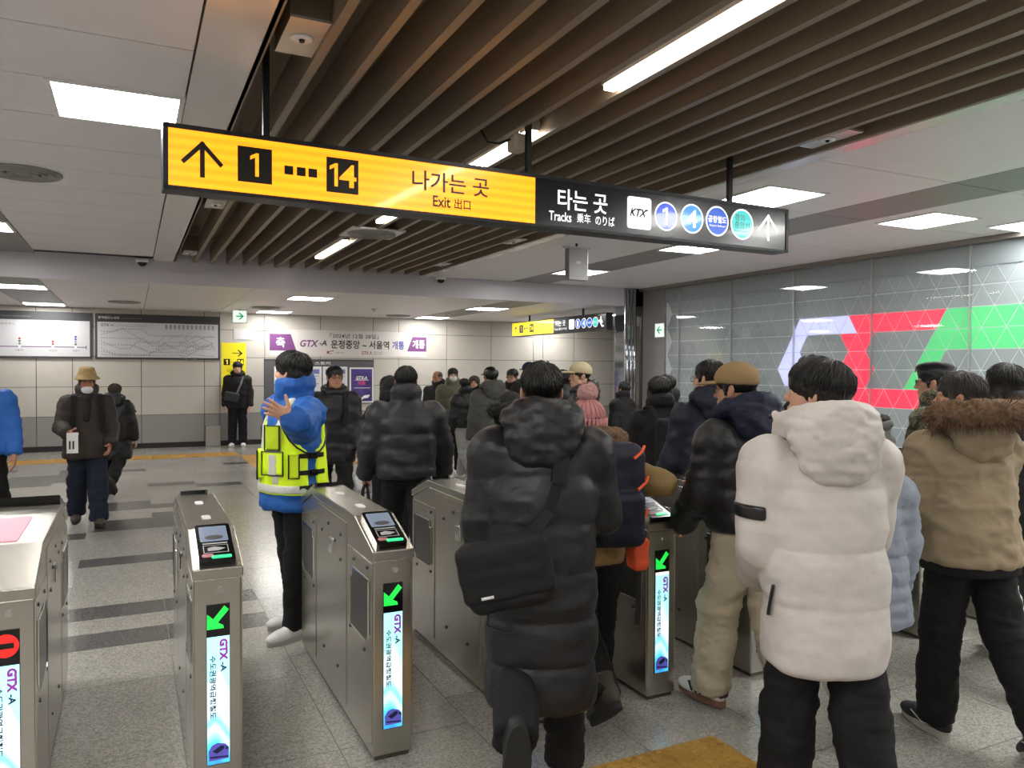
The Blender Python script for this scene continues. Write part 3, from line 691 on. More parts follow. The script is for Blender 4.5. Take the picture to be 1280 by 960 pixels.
fit('lettering', 'GTX-A', G, 4.53, 1.37, 4.78, 1.45, M_print_w, p_, .03, shear=.2); fit('lettering', '개통', G, 4.56, 1.25, 4.74, 1.34, mat('poster_pink', '#e0406a', .5), p_, .02)
mb = MB(); G.rect(mb, 4.50, 1.355, 4.82, 1.365, 0, .0008); G.rect(mb, 4.48, 1.18, 4.85, 1.19, 0, .0008); G.poly(mb, [(4.60, .93), (4.72, 1.02), (4.85, 1.03), (4.80, .96), (4.70, .95), (4.66, .91)], 0, .0008); mb.build('train_picture', M_print_w, p_)
# low metal hatch at the wall foot
tag(MB().box((1.37, YB-.1, 0), (1.66, YB-.001, .42)).build('floor_vent_box', mat('vent_metal', '#a9a7a3', .3, metal=.6), None, bevel=.01), 'low grey metal cabinet box standing at foot of far wall', 'box')

# ------------------------------------------------------------------ small ceiling fittings
M_dif = mat('diffuser_grey', '#8f8d8b', .4)
def diffuser(x, y, z, r, label, drop=0.):
    e = empty('air_diffuser', (x, y, z-drop), 0, label, 'air vent')
    a = r*1.12
    MB().box((-a, -a, -.004), (a, a, .012)).build('plate', M_print_w, e)
    if drop: MB().box((-a*.8, -a*.8, .012), (a*.8, a*.8, drop+.2)).build('duct', M_woodd, e)
    mb = MB().lathe((0, 0, -.004), [(r, 0), (r, -.012), (r*.96, -.02), (r*.9, -.012), (r*.86, -.004)], 32); mb.build('outer_ring', M_dif, e, smooth=True)
    for k, q in enumerate((.8, .6, .4)):
        MB().lathe((0, 0, -.006), [(r*q, 0), (r*q, -.010-.004*k), (r*(q-.06), -.018-.004*k), (r*(q-.12), -.006)], 28).build('ring', M_dif, e, smooth=True)
    MB().lathe((0, 0, -.004), [(r*.2, 0), (r*.18, -.02), (r*.05, -.026)], 20).build('cone', M_dif, e, smooth=True)
diffuser(2.35, 8.25, ZC, .26, 'round white air diffuser on a square plate among the wooden baffles', 0.)
diffuser(-.72, 6.85, ZC, .26, 'round white air diffuser in the white ceiling beside panel lamp')
diffuser(-.1, 15.2, ZL, .26, 'round white air diffuser in lower far ceiling above network map')
diffuser(2.3, 15.3, ZL, .26, 'round white air diffuser in lower far ceiling above exit lamp')
diffuser(5.2, 16.2, ZL, .26, 'round white air diffuser in lower far ceiling above the banner')
def dome_cam(x, label):
    e = empty('dome_camera', (x, YF-.06, ZC-.001), 0, label, 'camera', 'dome cameras under the ceiling edge')
    MB().lathe((0, 0, 0), [(.085, 0), (.085, -.03), (.07, -.05)], 24).build('base', M_print_w, e, smooth=True)
    MB().lathe((0, 0, -.045), [(.062, 0), (.058, -.022), (.04, -.045), (.015, -.057), (0, -.059)], 20).build('dome', M_blackg, e, smooth=True)
dome_cam(.14, 'white dome camera with black globe under ceiling edge left of baffles'); dome_cam(4.44, 'white dome camera with black globe under ceiling edge right of baffles')
def speaker(x, y, label):
    e = empty('baffle_speaker', (x, y, ZC+.015), 0, label, 'speaker')
    MB().box((-.085, -.2, 0), (.085, .2, .012)).build('plate', mat('fitting_plate', '#c9c5c2', .25, metal=.5), e)
    MB().lathe((0, 0, 0), [(.05, 0), (.05, -.006), (.03, -.012), (.012, -.006)], 20).build('detector', M_print_w, e, smooth=True)
    MB().lathe((0, 0, -.008), [(.014, 0), (.010, -.012), (.002, -.014)], 12).build('lens', M_black, e, smooth=True)
    MB().box((-.085, -.2, .012), (.085, .2, .2)).build('housing', M_woodd, e)
speaker(.69, 3.55, 'pale metal sprinkler plate between first baffles above the yellow sign half')
speaker(.69, 7.5, 'pale metal sprinkler plate between first baffles behind the big sign')
speaker(.69, 10.9, 'pale metal sprinkler plate between first baffles at ceiling edge')
speaker(3.985, 3.58, 'pale metal sprinkler plate between last baffles near the lattice wall')
speaker(3.985, 8.1, 'pale metal sprinkler plate between last baffles near hanging steel box')
speaker(3.985, 10.4, 'pale metal sprinkler plate between last baffles by the dome camera')
# hanging projector-like sensor behind the sign
e = empty('hanging_sensor', (2.14, 4.3, ZC-.02), 0, 'small cream box sensor with cable hanging from baffle above the sign', 'sensor')
MB().box((-.05, -.06, -.10), (.05, .06, 0)).build('body', mat('cream_plastic', '#c7b9a4', .5), e, bevel=.018)
MB().tube([(-.05, 0, -.03), (-.12, .02, -.06), (-.18, .05, -.05), (-.22, .06, .02)], .007).build('cable', M_black, e, smooth=True)
MB().cyl((0, 0, 0), (0, 0, .03), .012).build('mount', M_alu, e)
# hanging steel box (right of the sign)
e = empty('hanging_box', (4.655, 7.8, 2.67), 0, 'grey steel control box hanging from the white ceiling behind sign', 'box')
MB().box((-.13, -.05, 0), (.13, .05, .37)).build('case', mat('box_steel', '#a8a8aa', .3, metal=.6), e, bevel=.008)
MB().box((-.17, -.03, .37), (.17, .03, .39)).build('bracket', M_alu, e); MB().cyl((0, 0, .38), (0, 0, .45), .014).build('stem', M_black, e); MB().box((-.03, -.053, .19), (.03, -.049, .22)).build('name_plate', M_print_w, e)
# small ceiling detectors
for x, y, z, l in ((5.1, 6.2, ZC, 'small round white smoke detector on ceiling beside the square lamps'), (4.2, 14.6, ZL, 'small round white smoke detector on lower far ceiling near banner'), (6.0, 15.3, ZL, 'small round sprinkler on lower far ceiling before the far sign')):
    e = empty('smoke_detector', (x, y, z), 0, l, 'detector')
    MB().lathe((0, 0, 0), [(.06, 0), (.06, -.015), (.045, -.03), (.0, -.034)], 20).build('base', M_print_w, e, smooth=True); MB().lathe((0, 0, -.032), [(.015, 0), (.012, -.02), (.03, -.022), (.03, -.026)], 12).build('head', M_alu, e, smooth=True)

# ------------------------------------------------------------------ ticket gates
GY = 3.13; GL = 1.49
def ad_mat():
    if 'gate_ad' in MATS: return MATS['gate_ad']
    m = mat('gate_ad', '#bfefff', .3, emit=1.0, ecol='#ffffff', coat=.3)
    nt = m.node_tree; L = nt.links; b = nt.nodes['Principled BSDF']
    tc = nt.nodes.new('ShaderNodeTexCoord'); sp = nt.nodes.new('ShaderNodeSeparateXYZ'); L.new(tc.outputs['Generated'], sp.inputs[0])
    n = nt.nodes.new('ShaderNodeTexNoise'); n.inputs['Scale'].default_value = 1; n.inputs['Detail'].default_value = 0
    mp = nt.nodes.new('ShaderNodeMapping'); mp.inputs['Scale'].default_value = (1.3, 1, 1.5); mp.inputs['Rotation'].default_value = (0, .5, 0); L.new(tc.outputs['Generated'], mp.inputs[0]); L.new(mp.outputs[0], n.inputs['Vector'])
    ad = nt.nodes.new('ShaderNodeMath'); ad.operation = 'MULTIPLY_ADD'; L.new(n.outputs['Fac'], ad.inputs[0]); ad.inputs[1].default_value = .5; L.new(sp.outputs['Z'], ad.inputs[2])
    r = nt.nodes.new('ShaderNodeValToRGB'); L.new(ad.outputs[0], r.inputs[0])
    els = r.color_ramp.elements
    els[0].position = .22; els[0].color = (*lin('#2f86d8'), 1); els[1].position = .9; els[1].color = (*lin('#dcfbff'), 1)
    for p_, c_ in ((.36, '#4fd0ee'), (.46, '#d6fbff'), (.54, '#7adcf4'), (.66, '#eafdff'), (1., '#aef2fb')):
        q = els.new(p_); q.color = (*lin(c_), 1)
    L.new(r.outputs[0], b.inputs['Emission Color']); L.new(r.outputs[0], b.inputs['Base Color'])
    return m
M_adp = mat('ad_violet', '#9a2fa8', .4, emit=.35, ecol='#a23fae'); M_adn = mat('ad_navy', '#15244a', .4, emit=.05, ecol='#2b4a88')
M_ga = mat('gate_green', '#24d84c', .3, emit=1.0, ecol='#22e04c'); M_rd = mat('gate_red', '#ff2020', .3, emit=1.0, ecol='#ff2420')
M_win = mat('flap_window', '#2c2b2b', .3); M_rlit = mat('reader_lit', '#6f7c90', .2, emit=.16, ecol='#9fb0cc'); M_pad = mat('reader_pad', '#a05a64', .4, emit=.12, ecol='#c07080'); M_gs = mat('reader_green', '#20c070', .3, emit=1.1, ecol='#28e088')

def gate(loc, hw, label, pink=False, red=False, screen_x=0.0, flat=False, whitebar=False):
    e = empty('ticket_gate', loc, 0, label, 'ticket gate', None)
    top = [(0, .845), (.29, .945), (1.20, .945), (GL, .845)]
    prof = [(.0, .02)] + top + [(GL, .02)]
    MB().prism(prof, 0, -hw, hw).build('body', M_steel, e, bevel=.006)
    cov = [(-.012, .845), (-.012, .885), (.28, .985), (1.21, .985), (GL+.012, .885), (GL+.012, .845), (1.20, .945), (.29, .945)]
    MB().prism(cov, 0, -hw-.006, hw+.006).build('top_cover', M_steel, e, bevel=.004)
    MB().box((-hw+.012, .012, 0), (hw-.012, GL-.012, .03)).build('plinth', M_steeld, e)
    # side doors with seams, flap windows, bolts
    for s in (-1, 1):
        X = s*hw
        for ya, yb_ in ((.0, .42), (.43, 1.08), (1.09, GL)):
            zt = .84 if ya < .1 or yb_ > 1.2 else .935
            MB().box((min(X, X+s*.004), ya+.008, .07), (max(X, X+s*.004), yb_-.008, zt-.01 if ya > .1 and yb_ < 1.2 else .83)).build('side_door', M_steel, e)
        for yc in (.20, GL-.20):
            k = 1 if yc < .5 else -1
            pts = [(yc-.15*k, .75), (yc+.12*k, .75), (yc+.12*k, .71), (yc+.15*k, .71), (yc+.15*k, .5), (yc+.13*k, .485), (yc-.11*k, .485), (yc-.15*k, .52)]
            F = Face((X+s*.004, 0, 0), (0, s, 0), (0, 0, 1))
            mb = MB(); F.poly(mb, [(a*s, b) for a, b in pts][::1], 0, .003); wd = mb.build('flap_window', M_win, e)
            mb = MB()
            for (a, b), (c, d) in zip(pts, pts[1:]+pts[:1]):
                mb.tube([(X+s*.006, a, b), (X+s*.006, c, d)], .004, 5)
            mb.build('window_rim', M_chrome, wd)
        mb = MB()
        for yq, zq in ((.08, .80), (.30, .79), (.36, .47), (.12, .44), (.36, .68), (.55, .85), (.66, .80), (.55, .73), (.80, .86), (.95, .80), (1.16, .80), (1.40, .44), (1.16, .45), (.6, .2), (.9, .2)):
            mb.cyl((X, yq, zq), (X+s*.009, yq, zq), .009, n=8)
        tag(mb.build('bolts', M_black, e), kind='stuff')
        mb = MB().box((min(X, X+s*.012), .70, .72), (max(X, X+s*.012), .76, .80)); mb.build('latch', M_chrome, e, bevel=.004)
    MB().cyl((screen_x+.01, 0, .80), (screen_x+.01, -.006, .80), .012, n=14).build('key_lock', M_chrome, e)
    # front display
    F = Face((screen_x, -.001, 0), (1, 0, 0), (0, 0, 1)); a = .042
    mb = MB(); F.rect(mb, -a, .13, a, .745, 0, .003); sc = mb.build('display', M_blackg, e); F2 = Face(F.o+F.z*.003, F.x, F.y)
    if red:
        mb = MB(); F2.poly(mb, disc(0, .69, .04), 0, .001); q = mb.build('no_entry_light', M_rd, sc); mb = MB(); F2.rect(mb, -.026, .68, .026, .70, .001, .002); mb.build('no_entry_bar', M_blackg, q)
    else:
        mb = MB(); F2.poly(mb, [(-.04, .652), (-.04, .71), (-.028, .70), (-.018, .69), (.022, .738), (.038, .722), (-.002, .675), (.018, .664), (.02, .652)], 0, .001); mb.build('arrow_light', M_ga, sc)
    mb = MB(); F2.rect(mb, -.0405, .133, .0405, .622, 0, .001); adp = mb.build('advert', ad_mat(), sc); F3 = Face(F2.o+F2.z*.001, F.x, F.y)
    if whitebar: mb = MB(); F2.rect(mb, -.0405, .622, .0405, .636, 0, .001); mb.build('status_bar', M_swl, sc)
    fit('lettering', 'GTX', F3, .004, .528, .034, .612, M_adp, adp, .06, .0004, rot=True, t=.0006); fit('lettering', '-A', F3, .008, .486, .030, .522, M_adn, adp, .035, .0004, rot=True, t=.0006)
    fit('lettering', '수도권광역급행철도', F3, -.031, .31, -.008, .55, M_adn, adp, .028, .0004, rot=True, t=.0006)
    mb = MB(); F3.poly(mb, [(-.034, .148), (.036, .148), (.037, .192), (.024, .206), (-.004, .214), (-.024, .206), (-.036, .186)], 0, .0006); mb.build('train_picture', mat('ad_train', '#5a4ea8', .3, emit=.5, ecol='#5b58c0'), adp)
    mb = MB(); F3.poly(mb, [(-.022, .184), (.008, .202), (.022, .198), (.018, .186), (-.006, .172)], .0006, .001); F3.poly(mb, [(.026, .196), (.036, .188), (.036, .180), (.024, .187)], .0006, .001); F3.poly(mb, [(-.03, .165), (.036, .158), (.036, .153), (-.03, .158)], .0006, .001); mb.build('train_window', M_adn, adp)
    # card readers on both slopes
    if not flat:
        for s in (1, -1):
            o_ = (0, .0, .885) if s > 0 else (0, GL, .885)
            F = Face(o_, (s, 0, 0), (0, s*.29, .10)); w_ = min(hw-.012, .066)
            mb = MB(); F.poly(mb, rrect(-w_, .006, w_, .285, .014), .0, .026); rd = mb.build('card_reader', M_blackg, e); G = Face(F.o+F.z*.026, F.x, F.y)
            mb = MB(); G.poly(mb, rrect(-w_+.014, .15, w_-.014, .265, .005), 0, .0015); lcd = mb.build('reader_screen', M_rlit, rd)
            mb = MB(); G.poly(mb, disc(0, .178, .034, 20, .016), .0015, .0025); mb.build('screen_card_icon', M_win, lcd)
            mb = MB()
            for q in ((-w_+.02, .130, w_-.02, .138), (-w_+.02, .065, w_-.02, .068), (-w_+.02, .118, w_-.02, .121), (-w_+.02, .065, -w_+.023, .121), (w_-.023, .065, w_-.02, .121)): G.rect(mb, *q, 0, .001)
            G.poly(mb, [(-.03, .08), (.01, .08), (.035, .095), (-.005, .11), (-.03, .10)], 0, .001); mb.build('reader_print', mat('reader_grey', '#9a9a9e', .4), rd)
            mb = MB(); G.poly(mb, rrect(-w_+.012, .035, -.012, .058, .01), 0, .002); mb.build('touch_mark', M_pad, rd)
            mb = MB(); G.poly(mb, rrect(-.02, .024, w_-.014, .042, .006), 0, .003); mb.build('status_light', M_gs, rd)
    else:
        MB().prism([(1.22, .985), (1.23, 1.02), (GL, .90), (GL, .885)], 0, -hw, hw-.06).build('rear_hood', M_black, e)
    # oval sensor windows on the flat top
    for yq in (.52, .92):
        F = Face((0, yq, .985), (1, 0, 0), (0, 1, 0)); mb = MB(); F.poly(mb, rrect(-.018, -.045, .018, .045, .0175), 0, .003); mb.build('sensor_window', mat('sensor_white', '#dcdcdc', .3), e)
    if pink:
        F = Face((-.2, .70, .985), (1, 0, 0), (0, 1, 0)); mb = MB(); F.rect(mb, -.05, -.38, .385, .15, 0, .003); mb.build('pink_panel', mat('gate_pink', '#c87f98', .35), e)
        MB().prism([(1.18, .986), (1.16, 1.03), (GL+.01, .93), (GL+.01, .885)], 0, -hw+.05, hw-.005).build('rear_hood', M_black, e)
    return e
HW = .085
gx = [.293, .983, 1.665, 2.375, 3.05, 3.73, 4.405, 5.08, 5.76]
labs = ['slim steel ticket gate between the wide pink-topped gate and the vest man', 'slim steel ticket gate beside the man in yellow safety vest',
        'slim steel ticket gate half hidden by the man in long black coat', 'slim steel ticket gate beside the pink bobble hat walker',
        'slim steel ticket gate behind the man in cream trousers', 'slim steel ticket gate behind the man in white puffer jacket',
        'slim steel ticket gate between quilted blue coat and beige parka', 'slim steel ticket gate behind the beige fur-trimmed parka', 'end steel ticket gate nearest the lattice wall']
g0 = gate((gx[0], GY, 0), HW, labs[0]); g3 = gate((gx[3], GY, 0), HW, labs[3], whitebar=True)
for i, x in enumerate(gx):
    if i in (0, 3): continue
    c = copy_tree(g0 if i < 3 else g3); c.location = (x, GY, 0); c['label'] = labs[i]
gate((-.306-.27, GY, 0), .27, 'wide steel ticket gate with pink top panel and red stop light', pink=True, red=True, screen_x=.27-.085, flat=True)

bpy.data.scenes.remove(TXT)
# ================================================================== people
# ---- implicit surfaces on a grid, turned into quads (surface nets)
f32 = np.float32
class Field:
    def __init__(s, lo, hi, h):
        s.lo = np.array(lo, float) - 2*h; s.h = h
        n = np.ceil((np.array(hi) + 2*h - s.lo)/h).astype(int) + 1
        s.n = n; s.d = np.full(tuple(n), 1.0, f32)
        s.ax = [(s.lo[i] + h*np.arange(n[i])).astype(f32) for i in range(3)]
    def win(s, lo, hi, m):
        a = np.clip(np.floor((np.array(lo)-m-s.lo)/s.h).astype(int), 0, s.n-1)
        b = np.clip(np.ceil((np.array(hi)+m-s.lo)/s.h).astype(int)+1, 1, s.n)
        sl = tuple(slice(a[i], b[i]) for i in range(3))
        return sl, s.ax[0][sl[0]][:, None, None], s.ax[1][sl[1]][None, :, None], s.ax[2][sl[2]][None, None, :]
    def mix(s, sl, q, k):
        d = s.d[sl]
        if k <= 0: s.d[sl] = np.minimum(d, q); return
        hh = np.clip(.5 + .5*(d-q)/k, 0, 1); s.d[sl] = d + (q-d)*hh - k*hh*(1-hh)
    def cut(s, sl, q, k):
        d = s.d[sl]; q = -q
        if k <= 0: s.d[sl] = np.maximum(d, q); return
        hh = np.clip(.5 - .5*(d-q)/k, 0, 1); s.d[sl] = d + (q-d)*hh + k*hh*(1-hh)
    def cap(s, a, b, ra, rb=None, k=.02, mod=None, ell=None, sub=False, flat=False):
        rb = ra if rb is None else rb; a = np.array(a, float); b = np.array(b, float); R_ = max(ra, rb)*(max(1, ell[1]) if ell else 1) + (.03 if mod else 0)
        sl, X, Y, Z = s.win(np.minimum(a, b)-R_, np.maximum(a, b)+R_, k+2.5*s.h)
        ab = b-a; L2 = max(float(ab@ab), 1e-9)
        px, py, pz = X-f32(a[0]), Y-f32(a[1]), Z-f32(a[2])
        tu = (px*f32(ab[0]) + py*f32(ab[1]) + pz*f32(ab[2]))/f32(L2); t = np.clip(tu, 0, 1)
        qx, qy, qz = px-t*f32(ab[0]), py-t*f32(ab[1]), pz-t*f32(ab[2])
        q2 = qx*qx+qy*qy+qz*qz
        if ell:
            e, sc = np.array(ell[0], float), ell[1]; e = e/np.linalg.norm(e)
            w_ = qx*f32(e[0])+qy*f32(e[1])+qz*f32(e[2]); q2 = q2 + f32(1/sc**2-1)*w_*w_
        r = ra + (rb-ra)*t
        if mod: r = r + mod(t)
        q = np.sqrt(np.maximum(q2, 0)) - r
        if flat:
            e_ = (tu-1)*f32(math.sqrt(L2)); hh = np.clip(.5+.5*(e_-q)/f32(.008), 0, 1); q = q + (e_-q)*hh + f32(.008)*hh*(1-hh)
        (s.cut if sub else s.mix)(sl, q, k); return s
    def ell(s, c, r, k=.02, R=None, sub=False):
        c = np.array(c, float); r = np.array(r, float); m = r if R is None else np.full(3, r.max())
        sl, X, Y, Z = s.win(c-m, c+m, k+2.5*s.h)
        x, y, z = X-f32(c[0]), Y-f32(c[1]), Z-f32(c[2])
        if R is not None:
            R = np.array(R); x, y, z = [x*f32(R[0][i]) + y*f32(R[1][i]) + z*f32(R[2][i]) for i in range(3)]
        k0 = np.sqrt((x/f32(r[0]))**2 + (y/f32(r[1]))**2 + (z/f32(r[2]))**2)
        k1 = np.sqrt((x/f32(r[0]**2))**2 + (y/f32(r[1]**2))**2 + (z/f32(r[2]**2))**2)
        q = k0*(k0-1)/np.maximum(k1, 1e-6)
        (s.cut if sub else s.mix)(sl, q, k); return s
    def box(s, c, r, rad=.02, k=.0, R=None, sub=False):
        c = np.array(c, float); r = np.array(r, float)-rad; m = r+rad if R is None else np.full(3, np.linalg.norm(r)+rad)
        sl, X, Y, Z = s.win(c-m, c+m, k+2.5*s.h)
        x, y, z = X-f32(c[0]), Y-f32(c[1]), Z-f32(c[2])
        if R is not None:
            R = np.array(R); x, y, z = [x*f32(R[0][i]) + y*f32(R[1][i]) + z*f32(R[2][i]) for i in range(3)]
        ax_, ay_, az_ = np.abs(x)-f32(r[0]), np.abs(y)-f32(r[1]), np.abs(z)-f32(r[2])
        q = np.sqrt(np.maximum(ax_, 0)**2 + np.maximum(ay_, 0)**2 + np.maximum(az_, 0)**2) + np.minimum(np.maximum(ax_, np.maximum(ay_, az_)), 0) - rad
        (s.cut if sub else s.mix)(sl, q, k); return s
    def loft(s, tab, k=.03, p=2.3, mod=None, zcut=.02, infl=0.):
        """stack of ellipses: rows of (z, cx, cy, half width, half depth)"""
        T = np.array(tab, float); T = T[T[:, 0].argsort()]
        m = T[:, 3:].max()+.06
        lo = (T[:, 1].min()-m, T[:, 2].min()-m, T[0, 0]); hi = (T[:, 1].max()+m, T[:, 2].max()+m, T[-1, 0])
        sl, X, Y, Z = s.win(lo, hi, k+2.5*s.h)
        z = Z.ravel(); g = lambda i: np.interp(z, T[:, 0], T[:, i]).astype(f32)[None, None, :]
        # smooth the interpolation a little
        cx, cy, a, b = g(1), g(2), g(3)+infl, g(4)+infl
        if mod is not None:
            mm = mod(z).astype(f32)[None, None, :]; a = a+mm; b = b+mm
        rr_ = (np.abs((X-cx)/a)**p + np.abs((Y-cy)/b)**p)**(1/p)
        q = (rr_-1)*np.minimum(a, b)
        dz = np.maximum(f32(T[0, 0])-Z, Z-f32(T[-1, 0]))
        kk = f32(zcut); hh = np.clip(.5+.5*(dz-q)/kk, 0, 1); q = q + (dz-q)*hh + kk*hh*(1-hh)
        s.mix(sl, q, k); return s
    def halfspace(s, p, n, k=.01):
        n = np.array(n, float); n = n/np.linalg.norm(n)
        sl, X, Y, Z = s.win(s.lo, s.lo+s.n*s.h, 0)
        q = (X-f32(p[0]))*f32(n[0]) + (Y-f32(p[1]))*f32(n[1]) + (Z-f32(p[2]))*f32(n[2])
        s.cut(sl, -q, k); return s         # removes the side the normal points to
    def surf(s):
        d = s.d; ins = d < 0; nx, ny, nz = d.shape
        c = np.zeros((nx-1, ny-1, nz-1), np.int8)
        offs = [(i, j, k) for i in (0, 1) for j in (0, 1) for k in (0, 1)]
        for i, j, k in offs: c += ins[i:nx-1+i, j:ny-1+j, k:nz-1+k]
        act = (c > 0) & (c < 8); I = np.argwhere(act)
        if len(I) == 0: return np.zeros((0, 3)), np.zeros((0, 4), int)
        idx = np.full(act.shape, -1, np.int32); idx[act] = np.arange(len(I))
        V = np.stack([d[I[:, 0]+i, I[:, 1]+j, I[:, 2]+k] for i, j, k in offs], 1)
        P = np.zeros((len(I), 3)); N = np.zeros(len(I))
        for a in range(8):
            for b in range(a+1, 8):
                oa, ob = np.array(offs[a]), np.array(offs[b])
                if np.abs(oa-ob).sum() != 1: continue
                va, vb = V[:, a], V[:, b]; m = (va < 0) != (vb < 0)
                t = va[m]/(va[m]-vb[m]); P[m] += oa + t[:, None]*(ob-oa); N[m] += 1
        P = (P/N[:, None] + I)*s.h + s.lo
        Q = []
        for ax in range(3):
            a = np.take(ins, range(d.shape[ax]-1), ax); b = np.take(ins, range(1, d.shape[ax]), ax)
            E = np.argwhere(a != b); sg = a[tuple(E.T)]
            o1, o2 = [(1, 2), (2, 0), (0, 1)][ax]
            ok = (E[:, o1] > 0) & (E[:, o2] > 0) & (E[:, o1] < d.shape[o1]-1) & (E[:, o2] < d.shape[o2]-1)
            E = E[ok]; sg = sg[ok]
            def cid(da, db):
                q = E.copy(); q[:, o1] -= da; q[:, o2] -= db; return idx[tuple(q.T)]
            q = np.stack([cid(0, 0), cid(1, 0), cid(1, 1), cid(0, 1)], 1)
            q[~sg] = q[~sg][:, ::-1]; Q.append(q)
        return P, np.concatenate(Q)

_rs = np.random.RandomState(7); _NT = _rs.rand(32, 32, 32).astype(f32)
def vnoise(P):
    i = np.floor(P).astype(int); f = P-i; f = f*f*(3-2*f); o = 0
    for a in (0, 1):
        for b in (0, 1):
            for c in (0, 1):
                w_ = (f[:, 0] if a else 1-f[:, 0])*(f[:, 1] if b else 1-f[:, 1])*(f[:, 2] if c else 1-f[:, 2])
                o = o + w_*_NT[(i[:, 0]+a) % 32, (i[:, 1]+b) % 32, (i[:, 2]+c) % 32]
    return o*2-1
def normals(V, Q):
    n = np.cross(V[Q[:, 2]]-V[Q[:, 0]], V[Q[:, 3]]-V[Q[:, 1]]); N = np.zeros_like(V)
    for i in range(4): np.add.at(N, Q[:, i], n)
    return N/np.maximum(np.linalg.norm(N, axis=1, keepdims=True), 1e-9)
def relax(V, Q, it=2, lam=.5):
    for _ in range(it):
        A = np.zeros_like(V); C = np.zeros(len(V))
        for i in range(4):
            a, b = Q[:, i], Q[:, (i+1) % 4]
            np.add.at(A, a, V[b]); np.add.at(C, a, 1)
        V = V + lam*(A/np.maximum(C, 1)[:, None]-V)
    return V
def wrinkle(V, Q, amp, sc, seed=0, stretch=(1, 1, 1.6)):
    if amp <= 0: return V
    N = normals(V, Q); st = np.array(stretch)
    w1 = vnoise(V*sc*st + seed*3.7); w2 = vnoise(V*sc*2.3*st + 11 + seed)
    r = 1-np.abs(w1)*2               # ridges, like folds
    return V + N*(amp*(.65*r + .5*w2))[:, None]
def smesh(name, V, Q):
    me = bpy.data.meshes.new(name); me.from_pydata(V.tolist(), [], Q.tolist() if hasattr(Q, 'tolist') else Q)
    me.polygons.foreach_set('use_smooth', [True]*len(me.polygons)); me.update(); return me
def xf(V, M): return V@np.array(M)[:3, :3].T + np.array(M)[:3, 3]
def rotm(ax, deg): return np.array(Matrix.Rotation(math.radians(deg), 3, ax))
def mat4(R, t): M = np.eye(4); M[:3, :3] = R; M[:3, 3] = t; return M

# ---- canonical head, hands, shoes ------------------------------------------------
def head_sdf(h):
    F = Field((-.1, -.12, -.24), (.1, .125, .13), h)
    F.ell((0, -.012, .035), (.074, .092, .080), 0); F.ell((0, .026, -.035), (.058, .060, .080), .03); F.ell((0, .034, -.077), (.044, .046, .036), .03)
    F.ell((0, .068, -.100), (.018, .015, .014), .02)
    for s in (-1, 1):
        F.ell((s*.036, .050, -.028), (.024, .026, .026), .02); F.cap((s*.012, .080, .022), (s*.042, .070, .022), .010, .008, .015)
        F.cap((s*.052, .03, -.06), (s*.03, .06, -.088), .018, .014, .02)
    for s in (-1, 1): F.ell((s*.031, .098, .002), (.019, .018, .013), .012, sub=True)
    for s in (-1, 1): F.ell((s*.031, .077, .001), (.015, .012, .010), .006)
    F.cap((0, .082, .012), (0, .103, -.026), .007, .0115, .012)
    for s in (-1, 1): F.ell((s*.011, .096, -.031), (.008, .010, .008), .006)
    F.cap((-.017, .086, -.0585), (.017, .086, -.0585), .007, .007, .006); F.cap((-.014, .085, -.069), (.014, .085, -.069), .0075, .0075, .006)
    for s in (-1, 1):
        Rm = rotm('Z', s*22)@rotm('X', 12); F.ell((s*.079, -.008, -.006), (.008, .019, .032), .01, R=Rm)
        F.ell((s*.086, -.002, -.004), (.006, .009, .018), .006, R=Rm, sub=True)
    F.cap((0, -.022, -.05), (0, -.040, -.215), .055, .062, .03, ell=((0, 1, 0), .95))
    V, Q = F.surf(); return relax(V, Q, 1, .4), Q
def finger(F, p, az, curl, L, r, k=.008, up=0.):
    """three bones; az = sideways angle, curl = bend at each joint, degrees"""
    d = np.array(p, float); a = up
    for i, (fr_, c) in enumerate(zip((.46, .30, .26), curl)):
        a -= c; ca, sa = math.cos(math.radians(a)), math.sin(math.radians(a))
        n = d + L*fr_*np.array([ca*math.cos(math.radians(az)), ca*math.sin(math.radians(az)), sa])
        F.cap(d, n, r*(1-.07*i), r*(1-.07*(i+1)), k if i else .012); d = n
    return d
def hand_sdf(h, pose):
    F = Field((-.07, -.07, -.12), (.2, .12, .05), h)
    F.cap((-.06, 0, 0), (.0, 0, 0), .027, .026, 0, ell=((0, 0, 1), .75)); F.cap((.01, 0, 0), (.03, 0, -.001), .030, .032, .02, ell=((0, 0, 1), .55))
    F.ell((.052, .0, -.001), (.048, .041, .0155), .02); F.cap((.02, .024, -.008), (.05, .030, -.008), .017, .013, .015)
    c = dict(relaxed=((14, 24, 16), 22), grip=((62, 78, 50), 40), open=((-2, 6, 5), 4), pinch=((45, 45, 25), 35))[pose]
    spread = 7 if pose == 'open' else 2
    for i, (y, L, r) in enumerate(((.0275, .074, .0088), (.0095, .082, .009), (-.009, .076, .0087), (-.0265, .060, .0078))):
        cc = [q*(1+.08*i) for q in c[0]]; finger(F, (.086-.003*abs(i-1), y, -.001), spread*(1.2-i), cc, L, r)
    t = c[1]; finger(F, (.028, .028, -.008), 48 - t*.3, (t*.5, t*.3, t*.4), .085, .0105, up=-4)
    V, Q = F.surf(); return relax(V, Q, 1, .3), Q
_cache = {}
def canon(kind, *a):
    key = (kind,)+a
    if key not in _cache: _cache[key] = dict(head=head_sdf, hand=hand_sdf)[kind](*a)
    return _cache[key]
